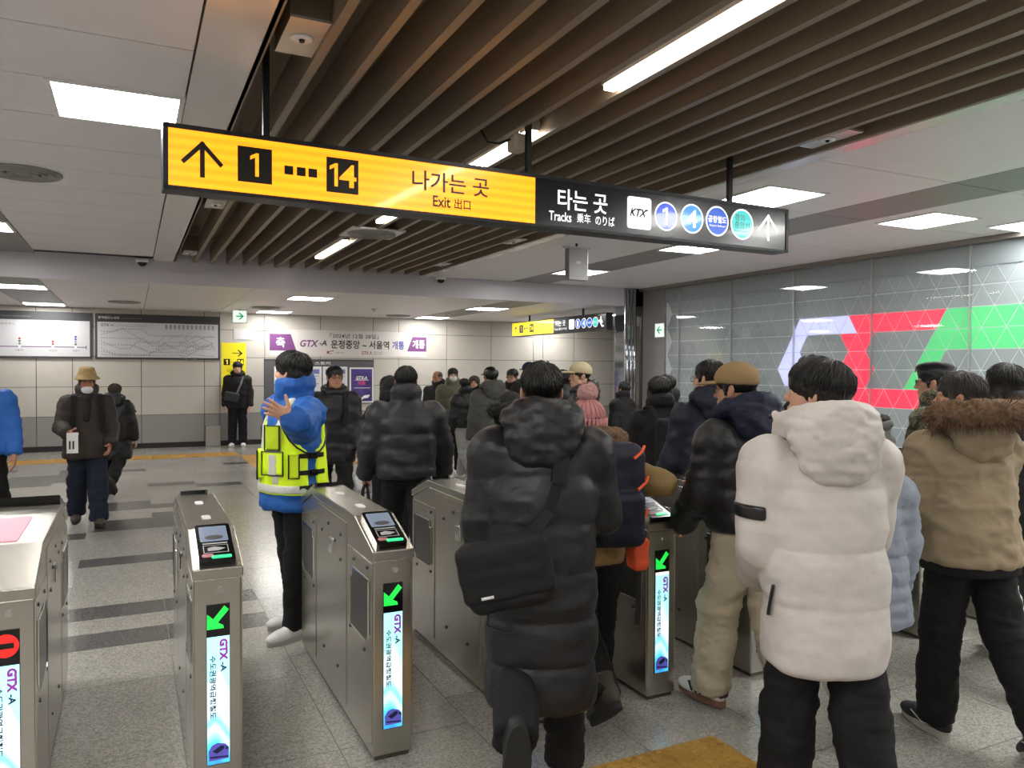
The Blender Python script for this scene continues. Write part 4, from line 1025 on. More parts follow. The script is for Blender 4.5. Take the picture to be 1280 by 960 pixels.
def shoe_sdf(kind):
    key = ('shoe', kind)
    if key in _cache: return _cache[key]
    F = Field((-.06, -.12, -.1), (.06, .22, .09), .006)
    F.ell((0, .115, -.052), (.046, .085, .036), 0); F.ell((0, -.035, -.040), (.037, .052, .050), .03); F.cap((0, .02, -.04), (0, .10, -.048), .040, .036, .03)
    F.cap((0, -.015, .0), (0, .03, -.03), .043, .040, .03)
    if kind == 'boot': F.cap((0, -.02, .07), (0, -.01, -.02), .048, .046, .03)
    F.halfspace((0, 0, -.066), (0, 0, -1), .003); F.halfspace((0, 0, .075 if kind == 'boot' else .025), (0, 0, 1), .01)
    V, Q = F.surf(); V = relax(V, Q, 1)
    # sole: outline extruded
    out = []
    for i in range(28):
        a = 2*math.pi*i/28; y = math.sin(a); x = math.cos(a)
        yy = .20*y if y > 0 else .093*y; wd = .048 if y > .2 else .042
        out.append((x*wd*(1-.06*max(0, -y)), yy*.98 + .0))
    mb = MB().prism([(a, b) for a, b in out], 2, -.090, -.060)
    _cache[key] = (V, Q, mb.v, mb.f); return _cache[key]

# ---- hair ------------------------------------------------------------------------
def locks(n, seed, ctr, rad, crown, limit, L=(.5, 1.1), w_=.012, lift=.004, swirl=.3, jit=.25):
    """flattened tapered tufts that run from the crown down over an ellipsoid; limit(dir) says where hair may end"""
    rg = np.random.RandomState(seed); V = []; Q = []
    crown = np.array(crown, float); crown /= np.linalg.norm(crown); c = np.array(ctr); r = np.array(rad)
    e1 = np.cross(crown, (0, 1, 0)); e1 /= np.linalg.norm(e1); e2 = np.cross(crown, e1)
    for i in range(n):
        az = rg.rand()*2*math.pi; th0 = abs(rg.rand())**.7*1.25; ln = rg.uniform(*L); sw = swirl*(1+rg.randn()*.5); lf = rg.rand()**2
        pts = []; K = 6
        for k in range(K+1):
            t = k/K; th = th0 + ln*t; a = az + sw*t + .05*rg.randn()*0
            d = crown*math.cos(th) + (e1*math.cos(a) + e2*math.sin(a))*math.sin(th)
            if not limit(d) and k > 1: break
            pts.append((c + d*r*(1 + (lift + .007*lf*math.sin(math.pi*min(t*1.15, 1)))/.09), d))
        if len(pts) < 3: continue
        wv = w_*rg.uniform(.6, 1.3)
        m = len(pts); base = len(V)
        for k, (p, d) in enumerate(pts):
            tdir = pts[min(k+1, m-1)][0]-pts[max(k-1, 0)][0]; sd = np.cross(tdir, d); sd /= np.linalg.norm(sd)+1e-9
            ww = wv*(1-(k/(m-1))**2*.9)*(.5+.5*min(1, k*1.0)); hh = ww*.35
            pe = p + d*(.003*rg.randn()*jit)
            V += [pe+sd*ww/2, pe+d*hh, pe-sd*ww/2, pe-d*hh]
        for k in range(m-1):
            for j in range(4): Q.append((base+4*k+j, base+4*k+(j+1) % 4, base+4*k+4+(j+1) % 4, base+4*k+4+j))
    return np.array(V), np.array(Q)
def hair_geo(style, seed, n, h=.007):
    key = ('hair', style, seed, n, h)
    if key in _cache: return _cache[key]
    F = Field((-.13, -.16, -.33), (.13, .13, .17), h)
    if style == 'short':
        c, r = (0, -.014, .042), (.084, .103, .085)
        F.ell(c, r, 0); F.halfspace((0, .0, -.022), (0, .42, -1), .012); F.ell((0, .128, -.030), (.068, .055, .070), .012, sub=True)
        for s in (-1, 1): F.ell((s*.09, .0, -.016), (.018, .022, .030), .006, sub=True); F.cap((s*.073, .028, .01), (s*.073, .022, -.03), .008, .006, .01)
        F.cap((-.04, -.088, -.05), (.04, -.088, -.05), .022, None, .02)
        lim = lambda d: d[2] > -.30 + .62*d[1]
    elif style == 'mop':
        c, r = (0, -.012, .045), (.094, .112, .088)
        F.ell(c, r, 0); F.ell((0, -.04, -.02), (.082, .075, .07), .03); F.halfspace((0, .0, -.03), (0, .36, -1), .012); F.ell((0, .132, -.045), (.072, .055, .062), .01, sub=True)
        for s in (-1, 1): F.ell((s*.095, .010, -.035), (.018, .022, .026), .006, sub=True)
        lim = lambda d: d[2] > -.42 + .5*d[1]
    elif style == 'bob':
        c, r = (0, -.014, .042), (.094, .112, .088)
        F.ell(c, r, 0); F.ell((0, -.045, -.08), (.092, .068, .125), .03)
        for s in (-1, 1): F.cap((s*.078, .0, .0), (s*.08, .01, -.14), .030, .022, .03)
        F.ell((0, .11, -.035), (.066, .075, .095), .012, sub=True); F.halfspace((0, 0, -.18), (0, .1, -1), .015)
        lim = lambda d: True if d[1] < .25 else d[2] > .25
    elif style == 'long':
        c, r = (0, -.014, .042), (.094, .112, .088)
        F.ell(c, r, 0); F.ell((0, -.055, -.12), (.10, .066, .19), .03)
        for s in (-1, 1): F.cap((s*.075, .0, .0), (s*.085, .0, -.22), .032, .025, .03)
        F.ell((0, .11, -.035), (.066, .075, .095), .012, sub=True)
        lim = lambda d: True if d[1] < .25 else d[2] > .25
    elif style == 'curly':
        c, r = (0, -.02, .035), (.105, .118, .100)
        F.ell(c, r, 0); F.ell((0, -.04, -.05), (.095, .075, .09), .03); F.ell((0, .115, -.03), (.068, .07, .085), .012, sub=True); F.halfspace((0, 0, -.12), (0, .1, -1), .015)
        lim = lambda d: True if d[1] < .2 else d[2] > .3
    elif style == 'thin':
        c, r = (0, -.022, .03), (.081, .098, .082)
        F.ell(c, r, 0); F.halfspace((0, .02, .0), (0, .8, -.6), .012); F.ell((0, .03, .11), (.055, .09, .045), .02, sub=True)
        for s in (-1, 1): F.ell((s*.088, .002, -.012), (.022, .03, .036), .008, sub=True)
        lim = lambda d: d[2] < .6 and d[1] < -.1 and d[2] > -.4
    V, Q = F.surf(); V = relax(V, Q, 2, .5)
    amp = .012 if style == 'curly' else .004
    V = wrinkle(V, Q, amp, 45 if style == 'curly' else 60, seed, (1.6, 1.6, .35) if style != 'curly' else (1, 1, 1))
    if n and style != 'curly':
        W, P = locks(int(n*3), seed, c, r, (.15, -.30, 1), lim, (.7, 1.5) if style in ('bob', 'long', 'mop') else (.5, 1.1), .0085 if style in ('bob', 'long') else .0075, .0005, .22)
        if len(W): Q = np.concatenate([Q, P+len(V)]); V = np.concatenate([V, W])
    _cache[key] = (V, Q); return V, Q

# ---- skeleton ----------------------------------------------------------------------
def dirv(flex, abd, sx):
    f, a = math.radians(flex), math.radians(abd); return np.array([sx*math.sin(a), math.sin(f)*math.cos(a), -math.cos(f)*math.cos(a)])
class Skel:
    def __init__(s, H, legs, arms, lean=0., width=1.):
        s.H = H; k = H/1.72; s.k = k
        s.hip = {}; s.knee = {}; s.ank = {}; s.fp = {}
        low = []
        for side, sx in (('L', -1), ('R', 1)):
            fl_, kn, foot = legs[side]
            hip = np.array([sx*.088*k, 0, 0.]); th = dirv(fl_, 1.5, sx); sh = dirv(fl_-kn, 1.0, sx)
            knee = hip + th*.415*k; ank = knee + sh*.400*k
            s.hip[side], s.knee[side], s.ank[side], s.fp[side] = hip, knee, ank, foot
            fr_ = math.radians(foot)
            # lowest point of the pitched sole (heel at -.09, toe at .19)
            low += [ank[2] + y*math.sin(fr_) - .090*math.cos(fr_) for y in (-.085, .18)]
        dz = -min(low)
        for d_ in (s.hip, s.knee, s.ank):
            for q in d_: d_[q] = d_[q] + np.array([0, 0, dz])
        s.pz = s.hip['L'][2]                       # pelvis height
        top = H
        s.lean = lean                             # forward shift at shoulder height
        zs_ = top-.350*k; s.zs = zs_              # shoulder joints
        s.sh = {}; s.el = {}; s.wr = {}; s.hd = {}
        for side, sx in (('L', -1), ('R', 1)):
            a = arms[side]
            S_ = np.array([sx*.178*k*width, lean, zs_])
            if a[0] == 'to':
                d = np.array(a[1])-S_; l1, l2 = .285*k, .255*k; L = min(np.linalg.norm(d), .995*(l1+l2)); dn = d/np.linalg.norm(d)
                c_ = (l1*l1+L*L-l2*l2)/(2*l1*L); pl = np.array(a[2], float); pl = pl-dn*(pl@dn); pl /= np.linalg.norm(pl)
                E = S_ + l1*(c_*dn + math.sqrt(max(0, 1-c_*c_))*pl); W = S_+dn*L; f_ = (W-E)/np.linalg.norm(W-E)
            else:
                u = dirv(a[0], a[1], sx); f_ = dirv(a[0]+a[2], a[3], sx); E = S_ + u*.285*k; W = E + f_*.255*k
            s.sh[side], s.el[side], s.wr[side], s.hd[side] = S_, E, W, f_
        s.headc = np.array([0, lean*1.25 + .02, top-.112*k])
    def head_matrix(s, yaw=0, pitch=0, roll=0):
        R = rotm('Z', yaw)@rotm('X', pitch)@rotm('Y', roll); piv = np.array([0, -.02, -.10])*s.k
        return mat4(R*s.k, s.headc + piv - R@piv)
STAND = dict(L=(2, 2, 0), R=(-2, 2, 0))
WALK_R = dict(L=(-20, 22, -32), R=(22, 8, 8)); WALK_L = dict(R=(-20, 22, -32), L=(22, 8, 8))
DOWN = (2, 9, 12, 4)     # arm: flex, abduct, elbow, forearm abduct

SKIN = {}
def skin(c='#c69a80'):
    return mat('skin_'+c.strip('#'), c, .5, var=.06, vscale=25)
def cloth(name, c, rough=.75, bump=.25, bscale=120, sheen=.0, var=.08, spec=.3):
    return mat('cloth_'+name, c, rough, bump=bump, bscale=bscale, var=var, vscale=9, sheen=sheen, spec=spec, bdist=.004)
M_hair = mat('hair_black', '#0f0d0c', .42, bump=.5, bscale=30, stretch=(6, 6, .6), spec=.5)
M_hairb = mat('hair_brown', '#3a2a20', .5, bump=.5, bscale=30, stretch=(6, 6, .6))
M_hairg = mat('hair_grey', '#2c2a29', .5, bump=.5, bscale=30, stretch=(6, 6, .6))

def quilt(n, amp):
    return (lambda t: (amp*(np.abs(np.sin(math.pi*t*n))**.55-.72)).astype(f32)) if n else None
def garment(F, V, Q, amp, sc, seed): pass

def person(label, pos, heading, H, legs=STAND, arms=None, lean=0., head=(0, 0, 0), skin_c='#c69a80', hair=('short', M_hair, 0), coat=None, pants=None, shoes=None, hands=('relaxed', 'relaxed'), depth=None, face=False, seed=1, width=1., group=None, palm=None, point=None):
    arms = arms or dict(L=DOWN, R=DOWN)
    pos = (pos[0], pos[1], 0.)
    dep = depth or float((np.array(pos)+[0, 0, 1]-CC)@CF)
    h = min(max(dep*.0031, .0085), .02)
    hr = math.radians(heading)
    def w2l(p): x, y = p[0]-pos[0], p[1]-pos[1]; return np.array([x*math.cos(hr)+y*math.sin(hr), -x*math.sin(hr)+y*math.cos(hr), p[2]])
    arms = {sd: (('to', w2l(a[1]), a[2]) if a[0] == 'world' else a) for sd, a in arms.items()}
    K = Skel(H, legs, arms, lean, width); k = K.k
    # ---- body: trunk and limbs on a coarse grid, head and hands on fine ones
    hb = .018
    lo = np.min([*K.ank.values(), *K.wr.values(), *K.el.values(), (-.3, -.25, 0)], 0)-.12; hi = np.max([*K.ank.values(), *K.wr.values(), *K.el.values(), (.3, .25, H-.1)], 0)+.12
    F = Field(lo, hi, hb); z0 = K.pz; zs_ = K.zs; L_ = lean
    F.loft([(z0-.04, 0, 0, .10*k, .08*k), (z0+.05, 0, 0, .15*k, .10*k), (z0+.20, 0, L_*.3, .125*k, .09*k), (z0+.38, 0, L_*.75, .145*k, .105*k), (zs_, 0, L_, .13*k, .085*k), (zs_+.06, 0, L_*1.1, .06*k, .05*k)], .03)
    for sd in 'LR':
        F.cap(K.hip[sd], K.knee[sd], .075*k, .052*k, .03); F.cap(K.knee[sd], K.ank[sd], .050*k, .036*k, .02)
        fd = rotm('X', K.fp[sd])@np.array((0, .085, -.052)); F.cap(K.ank[sd]+(0, 0, -.01), K.ank[sd]+fd, .026*k, .014*k, .01)
        F.cap(K.sh[sd], K.el[sd], .045*k, .036*k, .03); F.cap(K.el[sd], K.wr[sd], .036*k, .026*k, .02)
    V, Q = F.surf(); V = relax(V, Q, 1)
    fine = dep < 6 or face
    HM = K.head_matrix(*head)
    Vh, Qh = canon('head', .0045 if (fine and dep < 9) else .0085); Vh = xf(Vh, HM)
    parts = [(V, Q), (Vh, Qh)]
    for i, sd in enumerate('LR'):
        Vd, Qd = canon('hand', .004 if dep < 9 else .007, hands[i]); fdir = np.array((point or {}).get(sd, K.hd[sd]), float); fdir = fdir/np.linalg.norm(fdir); sx = -1 if sd == 'L' else 1
        n = np.array((palm or {}).get(sd, (-sx, 0, 0)), float); n = n-fdir*(n@fdir); n /= np.linalg.norm(n)+1e-9
        z = -n; y = np.cross(z, fdir)
        Vd = Vd*k
        if sd == 'L': Vd = Vd*np.array([1, -1, 1]); Qd = Qd[:, ::-1]
        parts.append((Vd@np.stack([fdir, y, z]) + K.wr[sd] + fdir*.01, Qd))
    o = 0; VV = []; QQ = []
    for v, q in parts: VV.append(v); QQ.append(q+o); o += len(v)
    me = smesh('person', np.concatenate(VV), np.concatenate(QQ))
    P = obj('person', me, skin(skin_c)); P.location = pos; P.rotation_euler = (0, 0, math.radians(heading)); tag(P, label, 'person', group)
    P_ = dict(o=P, K=K, HM=HM, h=h, dep=dep, k=k, seed=seed)
    def part(name, V, Q, m, parent=None, lab=None):
        o_ = obj(name, smesh(name, V, Q), m, parent or P)
        if lab: o_['label'] = lab
        return o_
    P_['part'] = part
    # ---- trousers
    if pants:
        pm_, wr_, amp = pants[0], pants[1] if len(pants) > 1 else .078, pants[2] if len(pants) > 2 else .010
        lo = np.min([*K.ank.values(), *K.hip.values(), *K.knee.values()], 0)-.17; hi = np.max([*K.ank.values(), *K.hip.values(), *K.knee.values()], 0)+.2
        F = Field(lo, hi, max(h, .010))
        F.loft([(z0-.06, 0, 0, .13*k, .11*k), (z0+.04, 0, 0, .165*k, .125*k), (z0+.16, 0, 0, .15*k, .11*k)], .03)
        for sd in 'LR':
            a, b, c = K.hip[sd], K.knee[sd], K.ank[sd]; d = (c-b)/np.linalg.norm(c-b)
            F.cap(a, b, .098*k, wr_*.98, .035); F.cap(b, c + d*.030, wr_*.98, wr_*.92, .02, flat=True)
        V, Q = F.surf(); V = relax(V, Q, 1); V = wrinkle(V, Q, amp, 7, seed, (1, 1, 1.9)); V = wrinkle(V, Q, amp*.45, 17, seed+5, (1, 1, 2.2))
        part('trousers', V, Q, pm_)
    # ---- shoes
    if shoes:
        um, sm = shoes[0], shoes[1]; kind = shoes[2] if len(shoes) > 2 else 'low'
        V, Q, sv, sf = shoe_sdf(kind)
        for sd in 'LR':
            sx = -1 if sd == 'L' else 1
            M = mat4(rotm('Z', -sx*7)@rotm('X', K.fp[sd])*1.0, K.ank[sd])
            s_ = part('shoe', xf(V, M), Q, um)
            so = obj('sole', smesh('sole', xf(np.array(sv), M), sf), sm, s_); so.data.polygons.foreach_set('use_smooth', [False]*len(so.data.polygons))
            if dep < 6.5 and kind == 'low':
                mb = MB()
                for i in range(4): mb.tube([(-.026, .040+.02*i, -.012-.006*i), (0, .048+.02*i, .004-.008*i), (.026, .040+.02*i, -.012-.006*i)], .0042, 5)
                obj('laces', smesh('laces', xf(np.array(mb.v), M), mb.f), mat('laces_grey', '#8e8e8c', .8), s_)
                mb = MB(); mb.tube([(.045*math.cos(a), .005+.01+.048*math.sin(a)*.9, .018-.02*math.sin(a)) for a in np.linspace(0, 2*math.pi, 13)], .006, 6); obj('collar', smesh('collar', xf(np.array(mb.v), M), mb.f), um, s_)
            if len(shoes) > 3:
                mb = MB()
                for q in shoes[3]: polyplate(mb, (sx*.046 if q[0] == 'out' else -sx*.046, 0, 0), (0, 1 if (sx > 0) == (q[0] == 'out') else -1, 0), (0, 0, 1), [(a*(1 if (sx > 0) == (q[0] == 'out') else -1), b) for a, b in q[1]], -.006, .003)
                obj('stripe', smesh('stripe', xf(np.array(mb.v), M), mb.f), shoes[4], s_)
    # ---- coat
    if coat:
        P_['coat'] = make_coat(P_, coat)
    # ---- hair
    if hair:
        V, Q = hair_geo(hair[0], hair[3] if len(hair) > 3 else 1, hair[2])
        part('hair', xf(V, HM), Q, hair[1])
    if face:
        for s in (-1, 1):
            F = Field((s*.031-.03, .06, -.02), (s*.031+.03, .11, .06), .0035); F.ell((s*.031, .084, .001), (.0115, .008, .0048), 0); V, Q = F.surf(); part('eye', xf(V, HM), Q, mat('eye_dark', '#1a1310', .15))
            F = Field((s*.031-.03, .06, 0), (s*.031+.03, .11, .06), .0035); F.cap((s*.014, .091, .024), (s*.046, .079, .025), .005, .0035, 0); V, Q = F.surf(); part('eyebrow', xf(V, HM), Q, M_hair)
        F = Field((-.03, .07, -.09), (.03, .11, -.04), .0035); F.cap((-.017, .0885, -.064), (.017, .0885, -.064), .0075, .0075, 0, ell=((0, 0, 1), .8)); V, Q = F.surf(); part('lips', xf(V, HM), Q, mat('lip', '#9c5f55', .5))
    return P_

def coat_table(K, c):
    k = K.k; L_ = K.lean; zs_ = K.zs; z0 = K.pz; hem = c['hem']; w_ = c.get('w', .215)*k; dp = c.get('d', .155)*k; hw_ = c.get('hemw', w_*.95); hd = c.get('hemd', dp)
    cy = lambda z: L_*max(0, min(1.1, (z-z0)/(zs_-z0)))
    rows_ = [(hem, 0, c.get('hemy', 0), hw_, hd)]
    for f_ in (.2, .45, .7, .86):
        z = hem + (zs_-hem)*f_; t = f_/.86
        rows_.append((z, 0, cy(z)+c.get('hemy', 0)*(1-t), hw_+(w_-hw_)*min(1, t*1.1), hd+(dp-hd)*min(1, t*1.1)))
    rows_ += [(zs_+.02, 0, L_, w_*.82, dp*.80), (zs_+.065, 0, L_*1.05, w_*.58, dp*.68), (zs_+.125, 0, L_*1.1, .08*k, .085*k)]
    return rows_
def make_coat(P_, c):
    K, h, k, seed = P_['K'], P_['h'], P_['k'], P_['seed']
    tab = coat_table(K, c); P_['tab'] = tab
    pts = [*K.sh.values(), *K.el.values(), *K.wr.values(), (-.33, -.28, c['hem']), (.33, .28, K.H)]
    lo = np.min(pts, 0)-.13; hi = np.max(pts, 0)+.13; hi[2] = max(hi[2]-.0, K.zs+.28)
    F = Field(lo, hi, h)
    amp = c.get('puff', .0); seams = c.get('seams')
    mod = None
    if seams and amp:
        sz = np.array(sorted(seams)); ends = np.concatenate([[sz[0]-.2], sz, [sz[-1]+.25]])
        def mod(z):
            i = np.clip(np.searchsorted(ends, z)-1, 0, len(ends)-2); t = np.clip((z-ends[i])/(ends[i+1]-ends[i]), 0, 1)
            return amp*(np.abs(np.sin(math.pi*t))**.36-.8)
    F.loft(tab, .03, 2.35, mod, .03)
    ru, rf, rc = c.get('arm', (.082, .066, .050)); sn = c.get('sleeve_seams', 0); ks = c.get('ks', .025)
    for sd in 'LR':
        a, b, w_ = K.sh[sd], K.el[sd], K.wr[sd]; d = (w_-b)/np.linalg.norm(w_-b)
        F.cap(a, b, ru*k, rf*1.08*k, ks, quilt(sn, amp*.8)); F.cap(b, w_ + d*(c.get('cuff', .0)+.012), rf*1.06*k, rc*1.15*k, ks*.6, quilt(sn, amp*.6), flat=True)
        F.ell(a+(0, 0, -.012), (ru*1.02*k, ru*1.08*k, ru*.92*k), .05)
    zc = K.zs+.105; L_ = K.lean*1.1
    col = c.get('collar', 'stand')
    if col == 'stand':
        for i in range(12):
            a0, a1 = [2*math.pi*j/12 for j in (i, i+1)]
            F.cap((math.cos(a0)*.082*k, L_-.01+math.sin(a0)*.085*k, zc+.035-.02*math.sin(a0)), (math.cos(a1)*.082*k, L_-.01+math.sin(a1)*.085*k, zc+.035-.02*math.sin(a1)), .032*k, None, .02, ell=((0, 0, 1), c.get('colh', 1.5)))
    V, Q = F.surf(); V = relax(V, Q, 1, .4)
    V = wrinkle(V, Q, c.get('wr', .007), c.get('wsc', 8), seed, c.get('wst', (1, 1, 1.7))); V = wrinkle(V, Q, c.get('wr', .007)*.4, c.get('wsc', 8)*2.4, seed+9)
    ck = P_['part'](c.get('name', 'jacket'), V, Q, c['mat'])
    if col == 'hood':
        hs = c.get('hs', 1.)*k; hp = c.get('hp', (0, 0, 0)); q = np.array([0, L_, zc])+np.array(hp)
        F = Field(q+np.array((-.27, -.32, -.26)), q+np.array((.27, .25, .24)), h)
        # rolled hood: thick ring round the neck with a deep pouch hanging behind
        for i in range(14):
            a0, a1 = [2*math.pi*j/14 for j in (i, i+1)]
            p0, p1 = [q + hs*np.array((math.cos(a)*.108, -.02+math.sin(a)*.10, .022-.035*math.sin(a))) for a in (a0, a1)]
            F.cap(p0, p1, .038*hs*(1-.15*max(0, math.sin(a0))), None, .03)
        F.ell(q+hs*np.array((0, -.105, -.005)), (.145*hs, .070*hs, .075*hs), .04); F.ell(q+hs*np.array((0, -.125, -.075)), (.12*hs, .05*hs, .075*hs), .05)
        F.ell(q+hs*np.array((0, -.005, .13)), (.088*hs, .092*hs, .13*hs), .02, sub=True)
        V, Q = F.surf(); V = relax(V, Q, 2); V = wrinkle(V, Q, .011, 10, seed+3, (1.2, 1.2, 2.2)); V = wrinkle(V, Q, .004, 26, seed+4)
        P_['hood'] = P_['part']('hood', V, Q, c.get('hoodmat', c['mat']))
    return ck

def shell(P_, name, m, z0, z1, infl, cutters=(), h=None, seed=0, parent=None, wr_=.002):
    """a layer lying on the coat's trunk between two heights; cutters(F) carve openings"""
    K = P_['K']; h = h or P_['h']; T = np.array(P_['tab']); lo = (-.36, -.33, z0); hi = (.36, .33+K.lean, z1)
    F = Field(lo, hi, h); zz = np.concatenate([[z0], T[(T[:, 0] > z0) & (T[:, 0] < z1), 0], [z1]])
    F.loft([(z, *[np.interp(z, T[:, 0], T[:, i]) for i in (1, 2, 3, 4)]) for z in zz], 0, 2.35, None, .006, infl)
    for fn in cutters: fn(F)
    V, Q = F.surf(); V = relax(V, Q, 1, .4); V = wrinkle(V, Q, wr_, 14, seed)
    return P_['part'](name, V, Q, m, parent)
def sdfpart(P_, name, m, lo, hi, h, fn, head=False, wr_=0., wsc=12, parent=None, lab=None, rel=1):
    F = Field(lo, hi, h); fn(F); V, Q = F.surf(); V = relax(V, Q, rel); V = wrinkle(V, Q, wr_, wsc, 2)
    if head: V = xf(V, P_['HM'])
    return P_['part'](name, V, Q, m, parent, lab)
def local2world(P_, p):
    a = P_['o'].rotation_euler[2]; l = P_['o'].location; return np.array([l[0]+p[0]*math.cos(a)-p[1]*math.sin(a), l[1]+p[0]*math.sin(a)+p[1]*math.cos(a), p[2]])
def world2local(P_, p):
    a = P_['o'].rotation_euler[2]; l = P_['o'].location; x, y = p[0]-l[0], p[1]-l[1]; return np.array([x*math.cos(a)+y*math.sin(a), -x*math.sin(a)+y*math.cos(a), p[2]])
def place(u, v_top, dep):
    """floor position and standing height of someone whose head top shows at (u, v_top) at that distance"""
    p = at(u, v_top, dep); return (p[0], p[1]), p[2]
def trunk(P_, ang, z, out=0.):
    """point on the coat surface at a compass angle (0 = front, 90 = person's right) and height, with outward normal"""
    T = np.array(P_['tab']); a_, b_, cx, cy = [np.interp(z, T[:, 0], T[:, i]) for i in (3, 4, 1, 2)]; t = math.radians(ang)
    s, c = math.sin(t), math.cos(t); r = (abs(s/a_)**2.35 + abs(c/b_)**2.35)**(-1/2.35)+out
    return np.array([cx+s*r, cy+c*r, z]), np.array([s, c, 0])
def strip(name, pts, nrm, w_, t, m, parent):
    """flat strap along a polyline"""
    pts = [Vector(p) for p in pts]; nrm = [Vector(n) for n in nrm]; mb = MB(); n = len(pts); vs = []
    for i, p in enumerate(pts):
        d = (pts[min(i+1, n-1)]-pts[max(i-1, 0)]).normalized(); sd = d.cross(nrm[i]).normalized()
        vs += [p-sd*w_/2, p+sd*w_/2, p+sd*w_/2+nrm[i]*t, p-sd*w_/2+nrm[i]*t]
    fs = [(0, 1, 2, 3), tuple(4*(n-1)+j for j in (3, 2, 1, 0))]
    for i in range(n-1):
        for j in range(4): fs.append((4*i+j, 4*i+4+j, 4*i+4+(j+1) % 4, 4*i+(j+1) % 4))
    mb.add(vs, fs); return mb.build(name, m, parent, smooth=False)
# ---- cloth materials
C_blk = cloth('black_nylon', '#1d1d20', .48, .35, 60, spec=.4); C_blk2 = cloth('black_matte', '#1b1a1b', .8, .3, 150); C_navy = cloth('navy', '#191b2b', .6, .3, 60)
C_char = cloth('charcoal', '#26262a', .5, .35, 60, spec=.4); C_olive = cloth('olive_grey', '#4a4a47', .6, .35, 60); C_brown = cloth('dark_brown_waxed', '#37302b', .65, .5, 60)
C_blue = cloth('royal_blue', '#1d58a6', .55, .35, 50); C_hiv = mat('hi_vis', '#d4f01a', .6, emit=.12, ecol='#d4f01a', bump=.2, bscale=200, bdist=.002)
C_refl = mat('reflective_tape', '#c9ccc4', .35, bump=.2, bscale=150, bdist=.002); C_white = cloth('off_white_puffer', '#c3bcb8', .55, .3, 40, spec=.4)
C_beige = cloth('beige_parka', '#8f8069', .75, .4, 60); C_tan = cloth('tan_wool', '#9a8259', .85, .5, 120); C_quilt = cloth('grey_blue_quilt', '#8c95a4', .6, .4, 50)
C_cream = cloth('cream_twill', '#b5aa94', .8, .3, 150); C_jean = cloth('dark_denim', '#1a2030', .8, .3, 200); C_grey = cloth('grey_jersey', '#8f8f8e', .85, .3, 120); C_wht = cloth('white_twill', '#cfcfce', .8, .2, 120)
C_bp = cloth('black_trousers', '#161618', .85, .3, 120); C_khaki = cloth('khaki', '#5a5848', .7, .3, 80); C_pink = cloth('pink_knit', '#b98283', .95, .6, 90, var=.12)
S_wht = mat('shoe_white', '#d8d8d6', .5); S_blk = mat('shoe_black', '#18181a', .6); S_brn = mat('shoe_brown', '#3b332c', .7); S_gum = mat('sole_gum', '#7a5a45', .6); S_solew = mat('sole_white', '#b3b1aa', .6); S_solek = mat('sole_black', '#1c1c1c', .8)
M_fur = mat('fur_brown', '#6a523e', .9, var=.4, vscale=60); M_furk = mat('fur_black', '#141313', .9); M_furp = mat('fur_pink', '#b08684', .95, var=.15, vscale=80)
M_orange = mat('orange_nylon', '#e0562c', .6); M_lens = mat('glasses_lens', '#c9d4d8', .05); M_metal = mat('glasses_metal', '#3a3a3c', .3, metal=.8)
# woodland camouflage
mc = mat('camouflage', '#4a4d38', .8, bump=.2, bscale=150, bdist=.003); nt = mc.node_tree; b = nt.nodes['Principled BSDF']
tc = nt.nodes.new('ShaderNodeTexCoord'); n1 = nt.nodes.new('ShaderNodeTexNoise'); n1.inputs['Scale'].default_value = 22; n1.inputs['Detail'].default_value = 3; nt.links.new(tc.outputs['Object'], n1.inputs['Vector'])
rp = nt.nodes.new('ShaderNodeValToRGB'); rp.color_ramp.interpolation = 'CONSTANT'; nt.links.new(n1.outputs['Fac'], rp.inputs[0])
rp.color_ramp.elements[0].color = (*lin('#23241d'), 1); rp.color_ramp.elements[1].position = .44; rp.color_ramp.elements[1].color = (*lin('#5c5b44'), 1)
for p_, c_ in ((.5, '#3c422c'), (.56, '#7a735c'), (.62, '#4a3f30')): q = rp.color_ramp.elements.new(p_); q.color = (*lin(c_), 1)
nt.links.new(rp.outputs[0], b.inputs['Base Color'])

def like(P_, name, label, cat, group=None):
    return empty(name, tuple(P_['o'].location), P_['o'].rotation_euler[2], label, cat, group)
def spart(parent, name, m, lo, hi, h, fn, wr_=0., wsc=12, rel=1, M=None):
    F = Field(lo, hi, h); fn(F); V, Q = F.surf(); V = relax(V, Q, rel); V = wrinkle(V, Q, wr_, wsc, 2)
    if M is not None: V = xf(V, M)
    return obj(name, smesh(name, V, Q), m, parent)
def fur(P_, name, m, path, r, n, ln, seed, parent=None, M=None):
    """short tapered hairs standing on a tube path"""
    rg = np.random.RandomState(seed); path = np.array(path); V = []; Q = []
    seg_ = len(path)-1
    for i in range(n):
        t = rg.rand()*seg_; j = min(int(t), seg_-1); f_ = t-j; p = path[j]*(1-f_)+path[j+1]*f_; d = path[j+1]-path[j]; d = d/np.linalg.norm(d)
        v = rg.randn(3); v -= d*(v@d); v /= np.linalg.norm(v); b0 = p+v*r*rg.uniform(.55, 1); tip = b0 + (v*.75 + rg.randn(3)*.35 + np.array((0, 0, -.3)))*ln*rg.uniform(.5, 1.2)
        sd = np.cross(v, rg.randn(3)); sd = sd/np.linalg.norm(sd)*.0028; b_ = len(V); V += [b0-sd, b0+sd, tip]; Q.append((b_, b_+1, b_+2))
    o_ = obj(name, smesh(name, np.array(V) if M is None else xf(np.array(V), M), [tuple(q) for q in Q]), m, parent or P_['o']); o_['kind'] = 'stuff'; return o_
